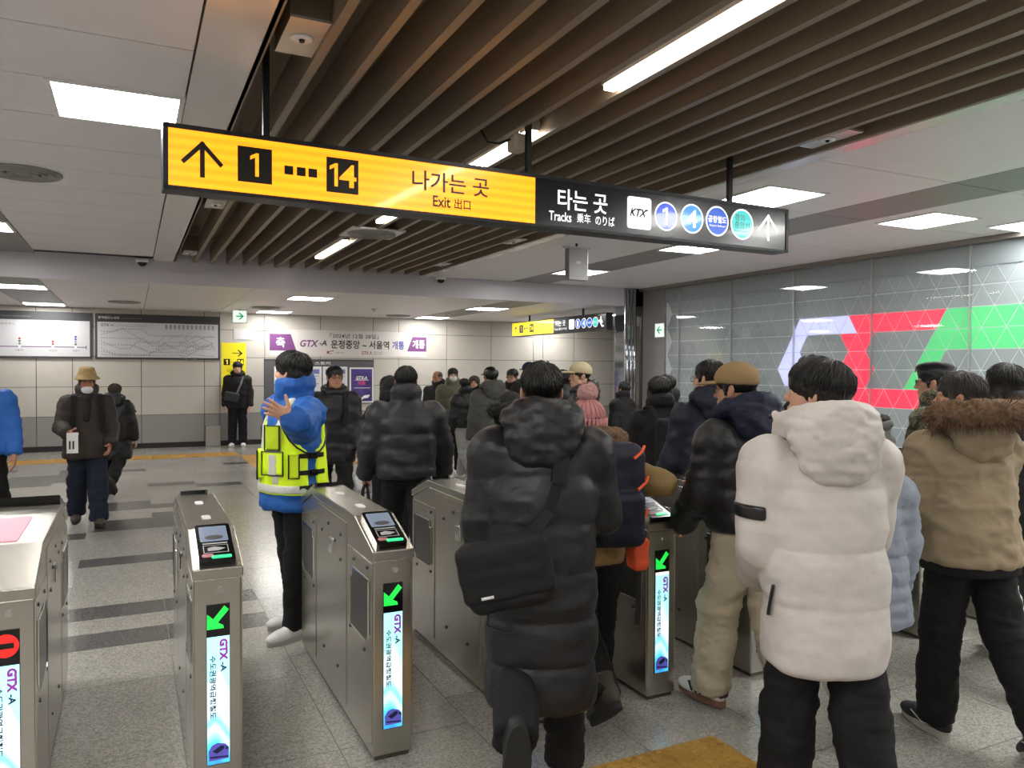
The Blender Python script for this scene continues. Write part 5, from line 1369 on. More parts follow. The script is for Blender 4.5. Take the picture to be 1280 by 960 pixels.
def glasses(P_):
    mb = MB()
    for s in (-1, 1):
        pts = [(s*.033+.024*math.cos(a), .103-.006*abs(math.cos(a)), .002+.019*math.sin(a)) for a in np.linspace(0, 2*math.pi, 17)]; mb.tube(pts, .0017, 5)
        mb.tube([(s*.057, .098, .006), (s*.077, .05, .008), (s*.08, -.01, .004)], .0016, 5)
    mb.tube([(-.01, .104, .006), (.01, .104, .006)], .0016, 5)
    g = obj('glasses', smesh('glasses', xf(np.array(mb.v), P_['HM']), mb.f), M_metal, P_['o']); return g
def mask(P_, z=-.05):
    return sdfpart(P_, 'face_mask', mat('mask_white', '#d6d8da', .8), (-.09, -.02, z-.08), (.09, .14, z+.08), .004, lambda F: (F.ell((0, .045, z), (.064, .070, .052), 0), F.ell((0, .02, z), (.075, .062, .07), .004, sub=True), F.cap((-.062, .05, z+.012), (-.08, 0, z+.045), .002, None, .002), F.cap((.062, .05, z+.012), (.08, 0, z+.045), .002, None, .002)), head=True)
def cap_hat(P_, m, badge=None):
    def fn(F):
        F.ell((0, -.012, .052), (.096, .115, .092), 0); F.halfspace((0, 0, .028), (0, .12, -1), .004); F.ell((0, -.012, .04), (.084, .10, .078), .002, sub=True)
    o_ = sdfpart(P_, 'cap', m, (-.12, -.14, .0), (.12, .14, .16), .006, fn, head=True)
    def vz(F):
        F.ell((0, .115, .036), (.078, .085, .016), 0); F.ell((0, .115, .022), (.085, .095, .016), .004, sub=True); F.halfspace((0, .06, 0), (0, -1, 0), .004)
    sdfpart(P_, 'cap_visor', m, (-.12, .0, -.01), (.12, .23, .08), .005, vz, head=True, parent=o_)
    return o_
def auto(hem, zs_, n): return list(np.linspace(hem, zs_-.02, n+1))
def fold(a, e, ab=8, fa=-12): return (a, ab, e, fa)

# ================================================================== the man in the safety vest
H = at(355, 443, 4.80)[2]
v = person('man in blue jacket and yellow safety vest pointing an arm beside the gates', (.90, 4.90), 110, H, dict(L=(6, 4, 0), R=(-4, 4, 0)), dict(L=('world', at(368, 524, 4.16), (.3, -.3, -1)), R=(-20, 3, 8, -2)), .0, (-62, 4, 0), '#c9977c', ('mop', M_hair, 240, 4),
    dict(mat=C_blue, hem=.78, w=.195, d=.145, hemw=.22, hemd=.185, arm=(.088, .076, .058), wr=.012, wsc=9, collar='stand', colh=2.2, name='jacket', cuff=.02), (C_bp, .07), (S_wht, S_solew), ('open', 'relaxed'), seed=3, point=dict(L=rotm('Z', -110)@(-CR*.8+np.array((0, 0, .42))-CF*.25)), palm=dict(L=rotm('Z', -110)@(CF*.8+np.array((0, 0, .25))-CR*.3)))
K = v['K']
def arms_off(F):
    for s in (-1, 1): F.ell((s*.235, 0, K.zs-.07), (.095, .13, .17), .01, sub=True)
    F.ell((0, .12, K.zs+.05), (.085, .16, .17), .01, sub=True); F.ell((0, -.02, K.zs+.12), (.10, .10, .09), .01, sub=True)
def sides_off(F):
    for s in (-1, 1): F.box((s*.25, 0, .98), (.08, .028, .22), .01, .004, sub=True)
ve = shell(v, 'safety_vest', C_hiv, .885, K.zs+.085, .016, (arms_off, sides_off), .0085, 4)
def hem_band(F): sides_off(F)
shell(v, 'reflective_band', C_refl, .892, .945, .020, (sides_off,), .0085, 4, ve)
def strap_only(F):
    arms_off(F)
    F.box((0, 0, 1.0), (.068, .4, .6), .01, .0, sub=True)
    for s in (-1, 1): F.box((s*.25, 0, 1.1), (.135, .4, .6), .01, .0, sub=True)
shell(v, 'reflective_strap', C_refl, .945, K.zs+.086, .0195, (strap_only,), .0085, 4, ve)
for ang, z, hw_, hh in ((-24, 1.075, .075, .07), (-20, 1.225, .055, .075), (28, 1.06, .075, .085), (-60, 1.06, .03, .07)):
    p, n = trunk(v, ang, z, .022); Rm = rotm('Z', -ang)
    sdfpart(v, 'vest_pocket', C_hiv if ang != -20 else mat('hi_vis_dark', '#b9d412', .6), p-.13, p+.13, .007, lambda F: F.box(p, (hw_, .018, hh), .012, 0, Rm), wr_=.003, parent=ve)
    if ang in (-24, 28): sdfpart(v, 'pocket_tape', C_refl, p-.13, p+.13, .007, lambda F: F.box(p+(0, 0, -.01), (hw_*.45, .021, hh*.98), .006, 0, Rm), parent=ve)
    mb = MB(); q = [np.array(p)+Rm@np.array((a, .019, b)) for a, b in ((-hw_, -hh), (hw_, -hh), (hw_, hh), (-hw_, hh), (-hw_, -hh))]; mb.tube(q, .005, 6); mb.build('piping', M_black, ve)
for z in (.93, 1.02, 1.12):
    pts = [trunk(v, a, z, .017) for a in (-68, -80, -90, -100, -112)]; strip('side_strap', [p for p, n in pts], [n for p, n in pts], .028, .006, M_black, ve)
    p, n = trunk(v, -90, z, .02); MB().box((p[0]-.014, p[1]-.024, z-.018), (p[0]+.012, p[1]+.024, z+.018)).build('buckle', M_blackg, ve, bevel=.003)
for s in (-1, 1):
    pts = []
    for a in np.linspace(-2.4, 2.4, 15):
        yq, zq = .145*math.sin(a), K.zs-.07-.175*math.cos(a)
        T = np.array(v['tab']); aa, bb_ = np.interp(zq, T[:, 0], T[:, 3])+.02, np.interp(zq, T[:, 0], T[:, 4])+.02
        yc = min(max(yq, -bb_*.98), bb_*.98); pts.append((s*aa*(1-abs(yc/bb_)**2.35)**(1/2.35), yc, zq))
    MB().tube(pts, .006, 6).build('piping', M_black, ve)
sdfpart(v, 'collar_lining', cloth('teal_lining', '#2c6f86', .6), (-.16, -.16, K.zs), (.16, .2, K.zs+.22), .008, lambda F: [F.cap((math.cos(a)*.075, .0+math.sin(a)*.08, K.zs+.13), (math.cos(a+.45)*.075, .0+math.sin(a+.45)*.08, K.zs+.13), .017, None, .01, ell=((0, 0, 1), 2.6)) for a in np.linspace(-.6, math.pi+.2, 9)])

# ================================================================== man in long black coat
(px, py), H = place(678, 457, 3.02)
m = person('man in long black padded coat walking into the gate lane', (px, py), -26, H, dict(L=(0, 78, -80), R=(8, 3, 2)), dict(L=(-2, 9, 26, 0), R=(14, 12, 58, -4)), .05, (2, 4, 0), '#b98a72', ('short', M_hair, 320, 2),
    dict(mat=C_blk, hem=.34, w=.222, d=.165, hemw=.215, hemd=.17, puff=.016, seams=[.34, .53, .70, .88, 1.06, 1.24, 1.40], arm=(.096, .084, .064), wr=.007, wsc=6, collar='hood', hs=1.12, hp=(0, .0, -.0), name='long_coat', cuff=.03), (C_bp, .083), (S_blk, S_solek), ('relaxed', 'relaxed'), seed=11, width=1.08)
B = like(m, 'messenger_bag', 'black messenger bag slung on the back of the long black coat', 'bag')
Mb = mat4(rotm('Z', -8)@rotm('Y', -14), (-.13, -.235, .91))
spart(B, 'bag_body', C_blk2, (-.2, -.1, -.16), (.2, .1, .16), .008, lambda F: (F.box((0, 0, -.01), (.165, .055, .115), .045, 0), F.box((.02, .0, .07), (.14, .045, .05), .04, .03)), .006, 8, 2, Mb)
spart(B, 'flap', cloth('bag_flap', '#141416', .7), (-.2, -.12, -.14), (.2, .1, .17), .008, lambda F: (F.box((.0, -.032, .02), (.172, .035, .105), .03, 0), F.box((0, 0, .10), (.165, .06, .03), .028, .02)), .005, 8, 2, Mb)
mb = MB(); mb.box((-.10, -.072, -.062), (-.055, -.066, -.052)); obj('bag_label', smesh('bag_label', xf(np.array(mb.v), Mb), mb.f), S_wht, B)
pts = [xf(np.array([[.08, -.05, .10]]), Mb)[0]]; nr = [np.array((0, -1, 0))]
for a, z in ((172, 1.12), (163, 1.22), (154, 1.32), (146, 1.42)):
    p, n = trunk(m, a, z, .022); pts.append(p); nr.append(n)
pts.append(np.array((.135, .0, m['K'].zs+.085))); nr.append(np.array((0, -.3, 1))); pts.append(np.array((.11, .13, m['K'].zs-.0))); nr.append(np.array((0, 1, .4)))
for a, z in ((20, 1.28), (-30, 1.12), (-70, 1.0), (-110, .95)): p, n = trunk(m, a, z, .025); pts.append(p); nr.append(n)
strip('strap', pts, nr, .042, .005, C_blk2, B)
MB().tube([xf(np.array([q]), Mb)[0] for q in ((-.10, .0, -.12), (-.12, .0, -.17), (-.07, -.01, -.2), (-.02, 0, -.22))], .005).build('strap_tail', M_black, B)
strip('strap_pad', pts[2:6], nr[2:6], .06, .012, C_blk2, B)

# ================================================================== pink bobble hat
(px, py), H = place(738, 513, 3.62)
p = person('person in tan coat and pink bobble hat tapping the gate', (1.99, 3.17), -10, H, dict(L=(-16, 40, -38), R=(14, 8, 4)), dict(L=(20, 8, 60, -5), R=('world', (2.36, 3.28, 1.05), (1, -.5, -.3))), .05, (0, 0, 0), '#c69a80', ('long', M_hairb, 60, 3),
    dict(mat=C_tan, hem=.72, w=.19, d=.14, arm=(.075, .066, .052), wr=.010, collar='stand', name='coat', cuff=.04), (C_bp, .07), (S_brn, S_solek, 'boot'), ('relaxed', 'relaxed'), seed=5, palm=dict(R=(0, 0, -1)))
def knit(F):
    F.ell((0, -.012, .06), (.100, .115, .105), 0); F.halfspace((0, 0, .02), (0, .0, -1), .006)
hat = sdfpart(p, 'knit_hat', C_pink, (-.14, -.15, .0), (.14, .14, .2), .007, knit, head=True)
Ft = Field((-.14, -.16, -.01), (.14, .14, .10), .006); mb = MB()
for i in range(30):
    a = 2*math.pi*i/30; c, s = math.cos(a), math.sin(a)
    mb.tube([(c*.103, -.012+s*.119, .005), (c*.107, -.012+s*.123, .03), (c*.104, -.012+s*.119, .058)], .0095, 7)
obj('hat_brim', smesh('hat_brim', xf(np.array(mb.v), p['HM']), mb.f), C_pink, hat)
mb = MB()
for i in range(22):
    a = 2*math.pi*i/22; c, s = math.cos(a), math.sin(a); mb.tube([(c*.099*q, -.012+s*.114*q, .06+.105*math.sqrt(max(0, 1-q*q))*1.02) for q in (1, .96, .86, .7, .5, .28, .1)], [.008, .009, .009, .008, .007, .005, .003], 6)
obj('hat_ribs', smesh('hat_ribs', xf(np.array(mb.v), p['HM']), mb.f), C_pink, hat); 
pom = sdfpart(p, 'bobble', M_furp, (-.08, -.09, .12), (.08, .07, .29), .007, lambda F: F.ell((0, -.012, .205), (.058, .058, .056), 0), head=True, wr_=.008, wsc=40, parent=hat)
fur(p, 'bobble_fur', M_furp, [(0, -.03, .205), (0, .006, .205)], .055, 1400, .02, 3, hat, p['HM'])
zc = p['K'].zs+.08; ring = [(math.cos(a)*.135, .04-.0+math.sin(a)*.12, zc+.05-.03*math.sin(a)) for a in np.linspace(math.pi*.9, math.pi*2.1, 12)]
sdfpart(p, 'fur_collar', M_fur, (-.24, -.22, zc-.12), (.24, .22, zc+.16), .009, lambda F: [F.cap(a, b, .052, None, .02) for a, b in zip(ring[:-1], ring[1:])], wr_=.01, wsc=25)
fur(p, 'collar_fur', M_fur, ring, .05, 2000, .035, 8)
B = like(p, 'backpack', 'navy backpack with orange zips on the pink bobble hat walker', 'backpack'); K = p['K']
spart(B, 'pack', C_navy, (-.2, -.42, .75), (.2, -.02, 1.4), .009, lambda F: (F.box((0, -.215, 1.08), (.15, .095, .235), .07, 0), F.box((0, -.30, .98), (.12, .06, .12), .04, .02)), .006, 7)
for z, x0 in ((1.27, .10), (1.13, .12), (.98, .12)): MB().tube([(x0-.03, -.315, z-.02), (x0+.02, -.295, z+.01), (x0+.04, -.27, z+.03)], .007, 6).build('zip_pull', M_orange, B)
MB().tube([(.13, -.27, .90), (.15, -.24, 1.1), (.14, -.24, 1.26), (.08, -.25, 1.315)], .004, 6).build('zip', M_orange, B)
spart(B, 'side_pocket', M_orange, (.08, -.3, .68), (.22, -.1, .92), .008, lambda F: F.box((.145, -.2, .80), (.04, .05, .075), .02, 0), .004, 14)
for s in (-1, 1): strip('shoulder_strap', [(s*.10, -.13, 1.24), (s*.11, -.07, K.zs+.10), (s*.11, .06, K.zs+.09), (s*.12, .19, K.zs-.03), (s*.13, .19, 1.02)], [(0, -1, .3), (0, -.4, 1), (0, .4, 1), (0, 1, .2), (0, 1, 0)], .05, .012, C_navy, B)
strip('dangling_strap', [(.15, -.2, .75), (.15, -.2, .6), (.14, -.21, .47)], [(0, -1, 0)]*3, .025, .004, M_black, B)

# ================================================================== man with beige cap and cream trousers
(px, py), H = place(938, 459, 3.72)
c = person('man in black puffer, beige cap and cream trousers between gates', (px, py), 4, H, dict(L=(14, 8, 2), R=(-8, 10, -8)), dict(L=(8, 12, 40, -12), R=(30, 10, 50, -10)), .05, (24, -4, 0), '#b98a72', ('short', M_hair, 0, 6),
    dict(mat=C_blk, hem=.88, w=.222, d=.175, hemw=.21, puff=.012, seams=auto(.88, H-.35, 4), arm=(.094, .08, .058), sleeve_seams=3, wr=.008, collar='hood', hs=1.08, hp=(0, .0, .01), hoodmat=cloth('navy_hood', '#191d33', .7, .4, 90), cuff=.02), (C_cream, .098, .013),
    (S_wht, S_gum, 'low', [(sd, [(x, -.055), (x+.014, -.055), (x+.034, -.012), (x+.020, -.012)]) for sd in ('out', 'in') for x in (.02, .045, .07)], M_black), seed=7)
cap_hat(c, cloth('cap_beige', '#8d7654', .8)); glasses(c)
for sd in 'LR': sdfpart(c, 'heel_tab', mat('heel_plum', '#4a2234', .6), c['K'].ank[sd]-.1, c['K'].ank[sd]+.1, .006, lambda F: F.box(c['K'].ank[sd]+rotm('Z', -7 if sd == 'R' else 7)@rotm('X', c['K'].fp[sd])@np.array((0, -.075, -.025)), (.028, .014, .022), .008, 0))

# ================================================================== man in white puffer
(px, py), H = place(1034, 455, 2.66)
q = person('man in off-white hooded puffer jacket with black sleeve band', (px, py), -22, H, dict(L=(8, 4, 2), R=(-10, 10, -8)), dict(L=(0, 5, 52, -14), R=(14, 4, 70, -20)), .045, (52, 6, 0), '#bd8f78', ('mop', M_hair, 320, 9),
    dict(mat=C_white, hem=.635, w=.212, d=.17, hemw=.205, hemd=.175, puff=.015, seams=[.635, .86, 1.05, 1.25, 1.40], arm=(.098, .088, .068), sleeve_seams=1, wr=.007, wsc=5, collar='hood', hs=1.15, hp=(0, -.01, .0), cuff=.03), (C_bp, .092), (S_blk, S_solek), seed=13, width=1.05)
K = q['K']; a, b = K.sh['L'], K.el['L']; t = a+(b-a)*.62; d = (b-a)/np.linalg.norm(b-a)
sdfpart(q, 'sleeve_band', M_black, t-.15, t+.15, .008, lambda F: (F.cap(t-d*.018, t+d*.018, .107, None, 0), F.halfspace(t+d*.024, d, .002), F.halfspace(t-d*.024, -d, .002), F.halfspace(t+np.array((-.03, .0, 0)), (1, 0, 0), .002)))
pp, n = trunk(q, -105, .88, .012); MB().tube([pp+(0, .02, -.06), pp+(0, 0, 0), pp+(0, -.02, .05)], .006, 6).build('pocket_zip', M_black, q['o'])
zc = K.zs+.1; MB().tube([(-.10, .16, zc+.05), (-.13, .12, zc+.06), (-.15, .06, zc+.05)], .014, 8).build('collar_tab', C_white, q['o'], smooth=True); MB().cyl((-.135, .125, zc+.05), (-.15, .128, zc+.05), .008).build('snap', M_black, q['o'])

# ================================================================== beige parka with fur hood
(px, py), H = place(1212, 469, 3.43)
r = person('man in beige parka with fur-trimmed hood and black trousers', (3.36, 2.2), -18, H, dict(L=(8, 6, 2), R=(-16, 18, -30)), dict(L=(6, 12, 62, -20), R=(16, 10, 60, -10)), .04, (50, 0, 0), '#b98a72', ('short', M_hairg, 280, 12),
    dict(mat=C_beige, hem=.80, w=.205, d=.165, hemw=.21, hemd=.18, arm=(.092, .080, .062), wr=.014, wsc=7, collar='hood', hs=1.1, cuff=.03, name='parka'), (C_bp, .085), (S_blk, S_solew, 'low', [('out', [(-.03, -.045), (.03, -.058), (.10, -.028), (.03, -.048)]), ('in', [(-.03, -.045), (.03, -.058), (.10, -.028), (.03, -.048)])], S_wht), seed=17)
K = r['K']; zc = K.zs+.105
ring = [(math.cos(a)*.185, -.055+math.sin(a)*.15, zc+.055-.02*math.sin(a)) for a in np.linspace(math.pi*.86, math.pi*2.14, 14)]
sdfpart(r, 'fur_trim', M_fur, (-.32, -.34, zc-.12), (.32, .22, zc+.2), .009, lambda F: [F.cap(a, b, .046, None, .02) for a, b in zip(ring[:-1], ring[1:])], wr_=.012, wsc=22)
fur(r, 'trim_fur', M_fur, ring, .046, 4200, .05, 21)
shell(r, 'ribbed_hem', cloth('black_rib', '#151517', .9), .758, .815, -.008, (), .01, 2)
a, b = K.sh['L'], K.el['L']; t = a+(b-a)*.75; sdfpart(r, 'sleeve_pocket', C_beige, t-.15, t+.15, .008, lambda F: F.box(t+np.array((-.075, -.01, .01)), (.02, .055, .07), .012, 0), wr_=.002)
MB().box(tuple(t+np.array((-.101, -.02, .055))), tuple(t+np.array((-.093, .03, .082)))).build('pocket_tab', M_black, r['o']); MB().cyl(t+np.array((-.09, -.045, .04)), t+np.array((-.103, -.045, .04)), .010).build('snap', M_black, r['o'])
MB().box((.15, -.19, zc-.06), (.19, -.165, zc-.01)).build('cord_lock', M_black, r['o'], bevel=.004)

# ================================================================== the rest of the queue
(px, py), H = place(1262, 458, 4.2)
person('woman with long black hair in long black coat behind beige parka', (px, py), -30, H, WALK_R, None, .02, (0, 0, 0), '#c69a80', ('long', M_hair, 160, 14), dict(mat=C_blk2, hem=.42, w=.19, d=.15, hemw=.22, hemd=.18, arm=(.08, .07, .055), wr=.01, name='long_coat'), (C_wht, .08), (S_wht, S_solew), seed=19)
(px, py), H = place(1074, 522, 3.15)
p13 = person('person in grey-blue quilted coat and white trousers half behind white puffer', (px, py), -28, H, WALK_R, dict(L=(10, 10, 30, 0), R=(4, 12, 24, 4)), .02, (10, 0, 0), '#c69a80', ('bob', M_hair, 60, 15), dict(mat=C_quilt, hem=.62, w=.20, d=.16, hemw=.215, puff=.010, seams=auto(.62, H-.35, 8), arm=(.086, .08, .06), sleeve_seams=4, wr=.010, name='quilted_coat'), (C_wht, .085), (S_wht, S_solew), seed=23)
(px, py), H = place(893, 453, 4.95)
n14 = person('man in glasses and navy hooded coat before the beige cap man', (px, py), -12, H, STAND, dict(L=(10, 12, 45, -5), R=(30, 10, 45, -10)), .03, (32, 0, 0), '#bd8f78', ('short', M_hair, 220, 16), dict(mat=C_navy, hem=.62, w=.22, d=.165, arm=(.09, .08, .06), wr=.010, collar='hood', hs=1.05, name='hooded_coat'), (C_bp, .085), (S_blk, S_solek), seed=29); glasses(n14)
(px, py), H = place(928, 462, 5.9); person('dark-haired person in black coat behind the navy hooded coat', (px, py), 4, H, STAND, None, .02, (0, 0, 0), '#c69a80', ('short', M_hair, 60, 18), dict(mat=C_blk2, hem=.6, wr=.01), (C_bp,), (S_blk, S_solek), seed=31)
(px, py), H = place(1022, 446, 5.2); person('tall person glimpsed over the white puffer, in dark coat', (px, py), 10, H, STAND, None, .02, (30, 0, 0), '#bd8f78', ('short', M_hair, 60, 19), dict(mat=C_blk2, hem=.6, wr=.01), (C_bp,), (S_blk, S_solek), seed=37)
(px, py), H = place(1104, 519, 7.6); person('small dark-haired child in grey jacket beyond the gates', (px, py), 20, H, STAND, None, .0, (0, 0, 0), '#c69a80', ('short', M_hair, 60, 20), dict(mat=C_olive, hem=.5, w=.2, d=.15, wr=.008), (C_bp,), (S_blk, S_solek), seed=41)
(px, py), H = place(1176, 458, 5.0)
s_ = person('soldier in camouflage and black beret passing through the gates', (px, py), 14, H, WALK_L, dict(L=(12, 10, 50, -6), R=(20, 10, 50, -6)), .02, (18, 0, 0), '#bd8f78', ('short', M_hair, 60, 22), dict(mat=mc, hem=.72, w=.205, d=.15, arm=(.08, .07, .055), wr=.009, name='uniform_jacket'), (mc, .085), (S_blk, S_solek, 'boot'), seed=43); glasses(s_)
sdfpart(s_, 'beret', mat('beret_black', '#131316', .85, sheen=.3), (-.17, -.17, .02), (.17, .16, .2), .007, lambda F: (F.ell((0, -.012, .06), (.087, .105, .05), 0), F.ell((.03, -.012, .098), (.118, .125, .034), .03, R=rotm('Y', 14))), head=True, wr_=.004, wsc=16)
sdfpart(s_, 'beret_badge', M_alu, (-.06, .06, .05), (.03, .13, .13), .005, lambda F: F.ell((-.02, .103, .088), (.014, .008, .016), 0), head=True)
# woman with bob and backpack beyond the gates
(px, py), H = place(826, 473, 6.0)
w_ = person('woman with black bob and backpack beyond the gates by the column', (px, py), -20, H, WALK_L, dict(L=(10, 16, 30, 0), R=(24, 10, 50, -6)), .02, (-20, 6, 0), '#c69a80', ('bob', M_hair, 160, 24), dict(mat=C_blk2, hem=.78, w=.195, d=.15, arm=(.08, .07, .052), wr=.010), (C_bp,), (S_blk, S_solek), seed=47)
B = like(w_, 'backpack', 'small black backpack on the woman with black bob', 'backpack')
spart(B, 'pack', C_blk2, (-.15, -.34, .85), (.15, -.04, 1.35), .010, lambda F: (F.box((.02, -.19, 1.10), (.115, .07, .18), .05, 0), F.box((.02, -.26, 1.02), (.09, .03, .08), .025, .02)), .005, 8)
for s in (-1, 1): strip('shoulder_strap', [(.02+s*.07, -.14, 1.26), (s*.10, -.07, w_['K'].zs+.10), (s*.10, .05, w_['K'].zs+.09), (s*.11, .17, w_['K'].zs-.04), (s*.13, .16, 1.05)], [(0, -1, .3), (0, -.4, 1), (0, .4, 1), (0, 1, .2), (0, 1, 0)], .04, .010, C_blk2, B)
MB().cyl((.05, -.295, .93), (.05, -.295, 1.0), .008).build('zip_pull', M_chrome, B)
(px, py), H = place(836, 470, 7.2); person('person in black coat just beyond the woman with backpack', (px, py), 0, H, STAND, None, .02, (0, 0, 0), '#c69a80', ('short', M_hair, 60, 25), dict(mat=C_blk2, hem=.6, wr=.01), (C_bp,), (S_blk, S_solek), seed=53)

# ================================================================== beyond the gates, walking away
(px, py), H = place(508, 460, 5.75)
b = person('man in black down jacket carrying a tote, seen from behind', (px, py), -12, H, WALK_L, dict(L=(0, 16, 30, 6), R=(8, 20, 14, 4)), .02, (-8, 4, 0), '#b98a72', ('short', M_hair, 260, 26),
    dict(mat=C_char, hem=.83, w=.232, d=.175, hemw=.215, puff=.013, seams=auto(.83, H-.35, 4), arm=(.098, .086, .062), sleeve_seams=3, wr=.008, collar='stand', colh=1.9, name='down_jacket'), (C_bp, .088), (S_blk, S_solek), ('grip', 'grip'), seed=59, width=1.1)
K = b['K']; wl = K.wr['L']+np.array((0, .02, -.07)); B = like(b, 'tote_bag', 'black cloth tote bag hanging from the hand of down jacket man', 'bag')
spart(B, 'bag', C_blk2, wl+np.array((-.12, -.22, -.50)), wl+np.array((.12, .22, -.1)), .010, lambda F: F.box(wl+np.array((0, 0, -.235)), (.05, .13, .12), .03, 0), .008, 8)
for y in (-.05, .05): MB().tube([wl+np.array((s, yy, zz)) for s, yy, zz in ((y*.5, -.08, -.13), (y*.4, -.05, -.06), (0, 0, .035), (y*.4, .05, -.06), (y*.5, .08, -.13))], .009, 6).build('handle', C_blk2, B)
wr2 = K.wr['R']+K.hd['R']*.1; B = like(b, 'folded_leaflet', 'red and white leaflet in the hand of down jacket man', 'leaflet')
Ml = mat4(rotm('Z', 20)@rotm('Y', 25), wr2+np.array((.0, .06, -.05)))
for nm, x0, mm in (('page', -.004, S_wht), ('cover', .002, mat('leaflet_red', '#b03038', .6, var=.5, vscale=40))):
    mb = MB().box((x0, -.12, -.10), (x0+.003, .14, .07)) if nm == 'page' else MB().box((x0, -.12, -.10), (x0+.003, .12, -.01)); obj(nm, smesh(nm, xf(np.array(mb.v), Ml), mb.f), mm, B)
(px, py), H = place(488, 472, 7.0); person('person with long black hair beyond the down jacket man', (px, py), 10, H, STAND, None, .0, (10, 0, 0), '#c69a80', ('long', M_hair, 90, 27), dict(mat=C_blk2, hem=.7, w=.18, wr=.01), (C_bp,), (S_blk, S_solek), seed=61)
# facing us with glasses and a white plastic bag
(px, py), H = place(418, 459, 8.0)
g = person('man in glasses and black padded coat carrying a white plastic bag', (px, py), 172, H, WALK_L, dict(L=(4, 12, 18, 4), R=(2, 10, 20, 0)), .0, (10, 0, 0), '#b5836a', ('short', M_hair, 160, 28), dict(mat=C_blk, hem=.66, w=.215, d=.16, hemw=.215, puff=.010, seams=auto(.66, H-.35, 3), arm=(.092, .08, .058), wr=.009, wsc=6, collar='hood', hs=.95, hp=(0, .02, -.02), name='padded_coat'), (C_bp,), (S_blk, S_solek), ('grip', 'relaxed'), face=True, seed=67); glasses(g)
K = g['K']; wl = K.wr['L']+K.hd['L']*.09; B = like(g, 'plastic_bag', 'white plastic carrier bag in the hand of glasses man', 'bag')
spart(B, 'bag', mat('plastic_white', '#d8dade', .4, bump=.4, bscale=40), wl+np.array((-.14, -.14, -.42)), wl+np.array((.14, .14, .03)), .011, lambda F: (F.ell(wl+np.array((0, 0, -.26)), (.075, .10, .13), 0), F.cap(wl+np.array((0, 0, -.14)), wl+np.array((0, 0, -.01)), .035, .014, .03)), .010, 14)
strip('backpack_strap', [(-.09, .17, K.zs-.25), (-.10, .18, K.zs-.08), (-.10, .1, K.zs+.07)], [(0, 1, 0), (0, 1, .1), (0, .5, .8)], .045, .012, C_blk2, g['o'])

# ================================================================== left side
H = at(100, 463, 9.0)[2]
k_ = person('older man in beige bucket hat and dark jacket walking towards the gates', (-.41, 9.1), 184, H, dict(L=(12, 6, 6), R=(-10, 14, -8)), dict(L=(6, 12, 40, -6), R=(12, 14, 68, -14)), .0, (0, -6, 0), '#a8765e', ('short', M_hairg, 0, 29), dict(mat=C_brown, hem=.70, w=.205, d=.16, hemw=.225, hemd=.18, arm=(.086, .08, .062), wr=.013, wsc=7, collar='stand', colh=1.6), (C_jean, .095, .012), (S_brn, S_solek, 'boot'), ('relaxed', 'pinch'), face=True, seed=71)
def bucket(F):
    F.loft([(.028, 0, -.005, .135, .15), (.055, 0, -.008, .108, .122), (.075, 0, -.01, .094, .108), (.13, 0, -.012, .082, .094), (.155, 0, -.012, .07, .08)], 0, 2.1, None, .012); F.loft([(.0, 0, -.005, .128, .143), (.05, 0, -.008, .10, .114), (.07, 0, -.01, .088, .10), (.10, 0, -.012, .08, .09)], 0, 2.1, None, .004) if False else None
    F.ell((0, -.012, .02), (.085, .102, .07), .004, sub=True); F.ell((0, .0, .005), (.13, .145, .038), .004, sub=True)
sdfpart(k_, 'bucket_hat', cloth('hat_beige', '#a88f63', .85, .4, 100), (-.18, -.2, .0), (.18, .19, .18), .007, bucket, head=True, wr_=.005, wsc=14)
mask(k_, -.088); glasses(k_)
K = k_['K']; hd = K.wr['R']+K.hd['R']*.10; B = like(k_, 'paper_slip', 'white printed paper slip held by bucket hat man', 'paper')
MB().box(tuple(hd+np.array((-.06, .02, -.17))), tuple(hd+np.array((.04, .024, .03)))).build('sheet', S_wht, B); Fq = Face((0, hd[1]+.025, 0), (-1, 0, 0), (0, 0, 1)); mb = MB(); [Fq.rect(mb, -hd[0]-.02+.03*i, hd[2]-.13, -hd[0]-.005+.03*i, hd[2]-.05, 0, .001) for i in range(2)]; mb.build('print', M_print_k, B)
for s in (-1, 1): strip('backpack_strap', [(s*.14, .16, K.zs-.30), (s*.13, .18, K.zs-.12), (s*.12, .10, K.zs+.07), (s*.11, -.06, K.zs+.08)], [(0, 1, 0), (0, 1, .1), (0, .5, .8), (0, -.3, 1)], .05, .012, C_blk2, k_['o'])
sdfpart(k_, 'scarf', cloth('scarf_dark', '#2a2426', .9), (-.15, -.13, K.zs-.25), (.15, .24, K.zs+.2), .010, lambda F: (F.ell((0, .02, K.zs+.075), (.095, .10, .04), 0), F.cap((0, .12, K.zs+.04), (.01, .165, K.zs-.16), .04, .03, .03)), wr_=.006)
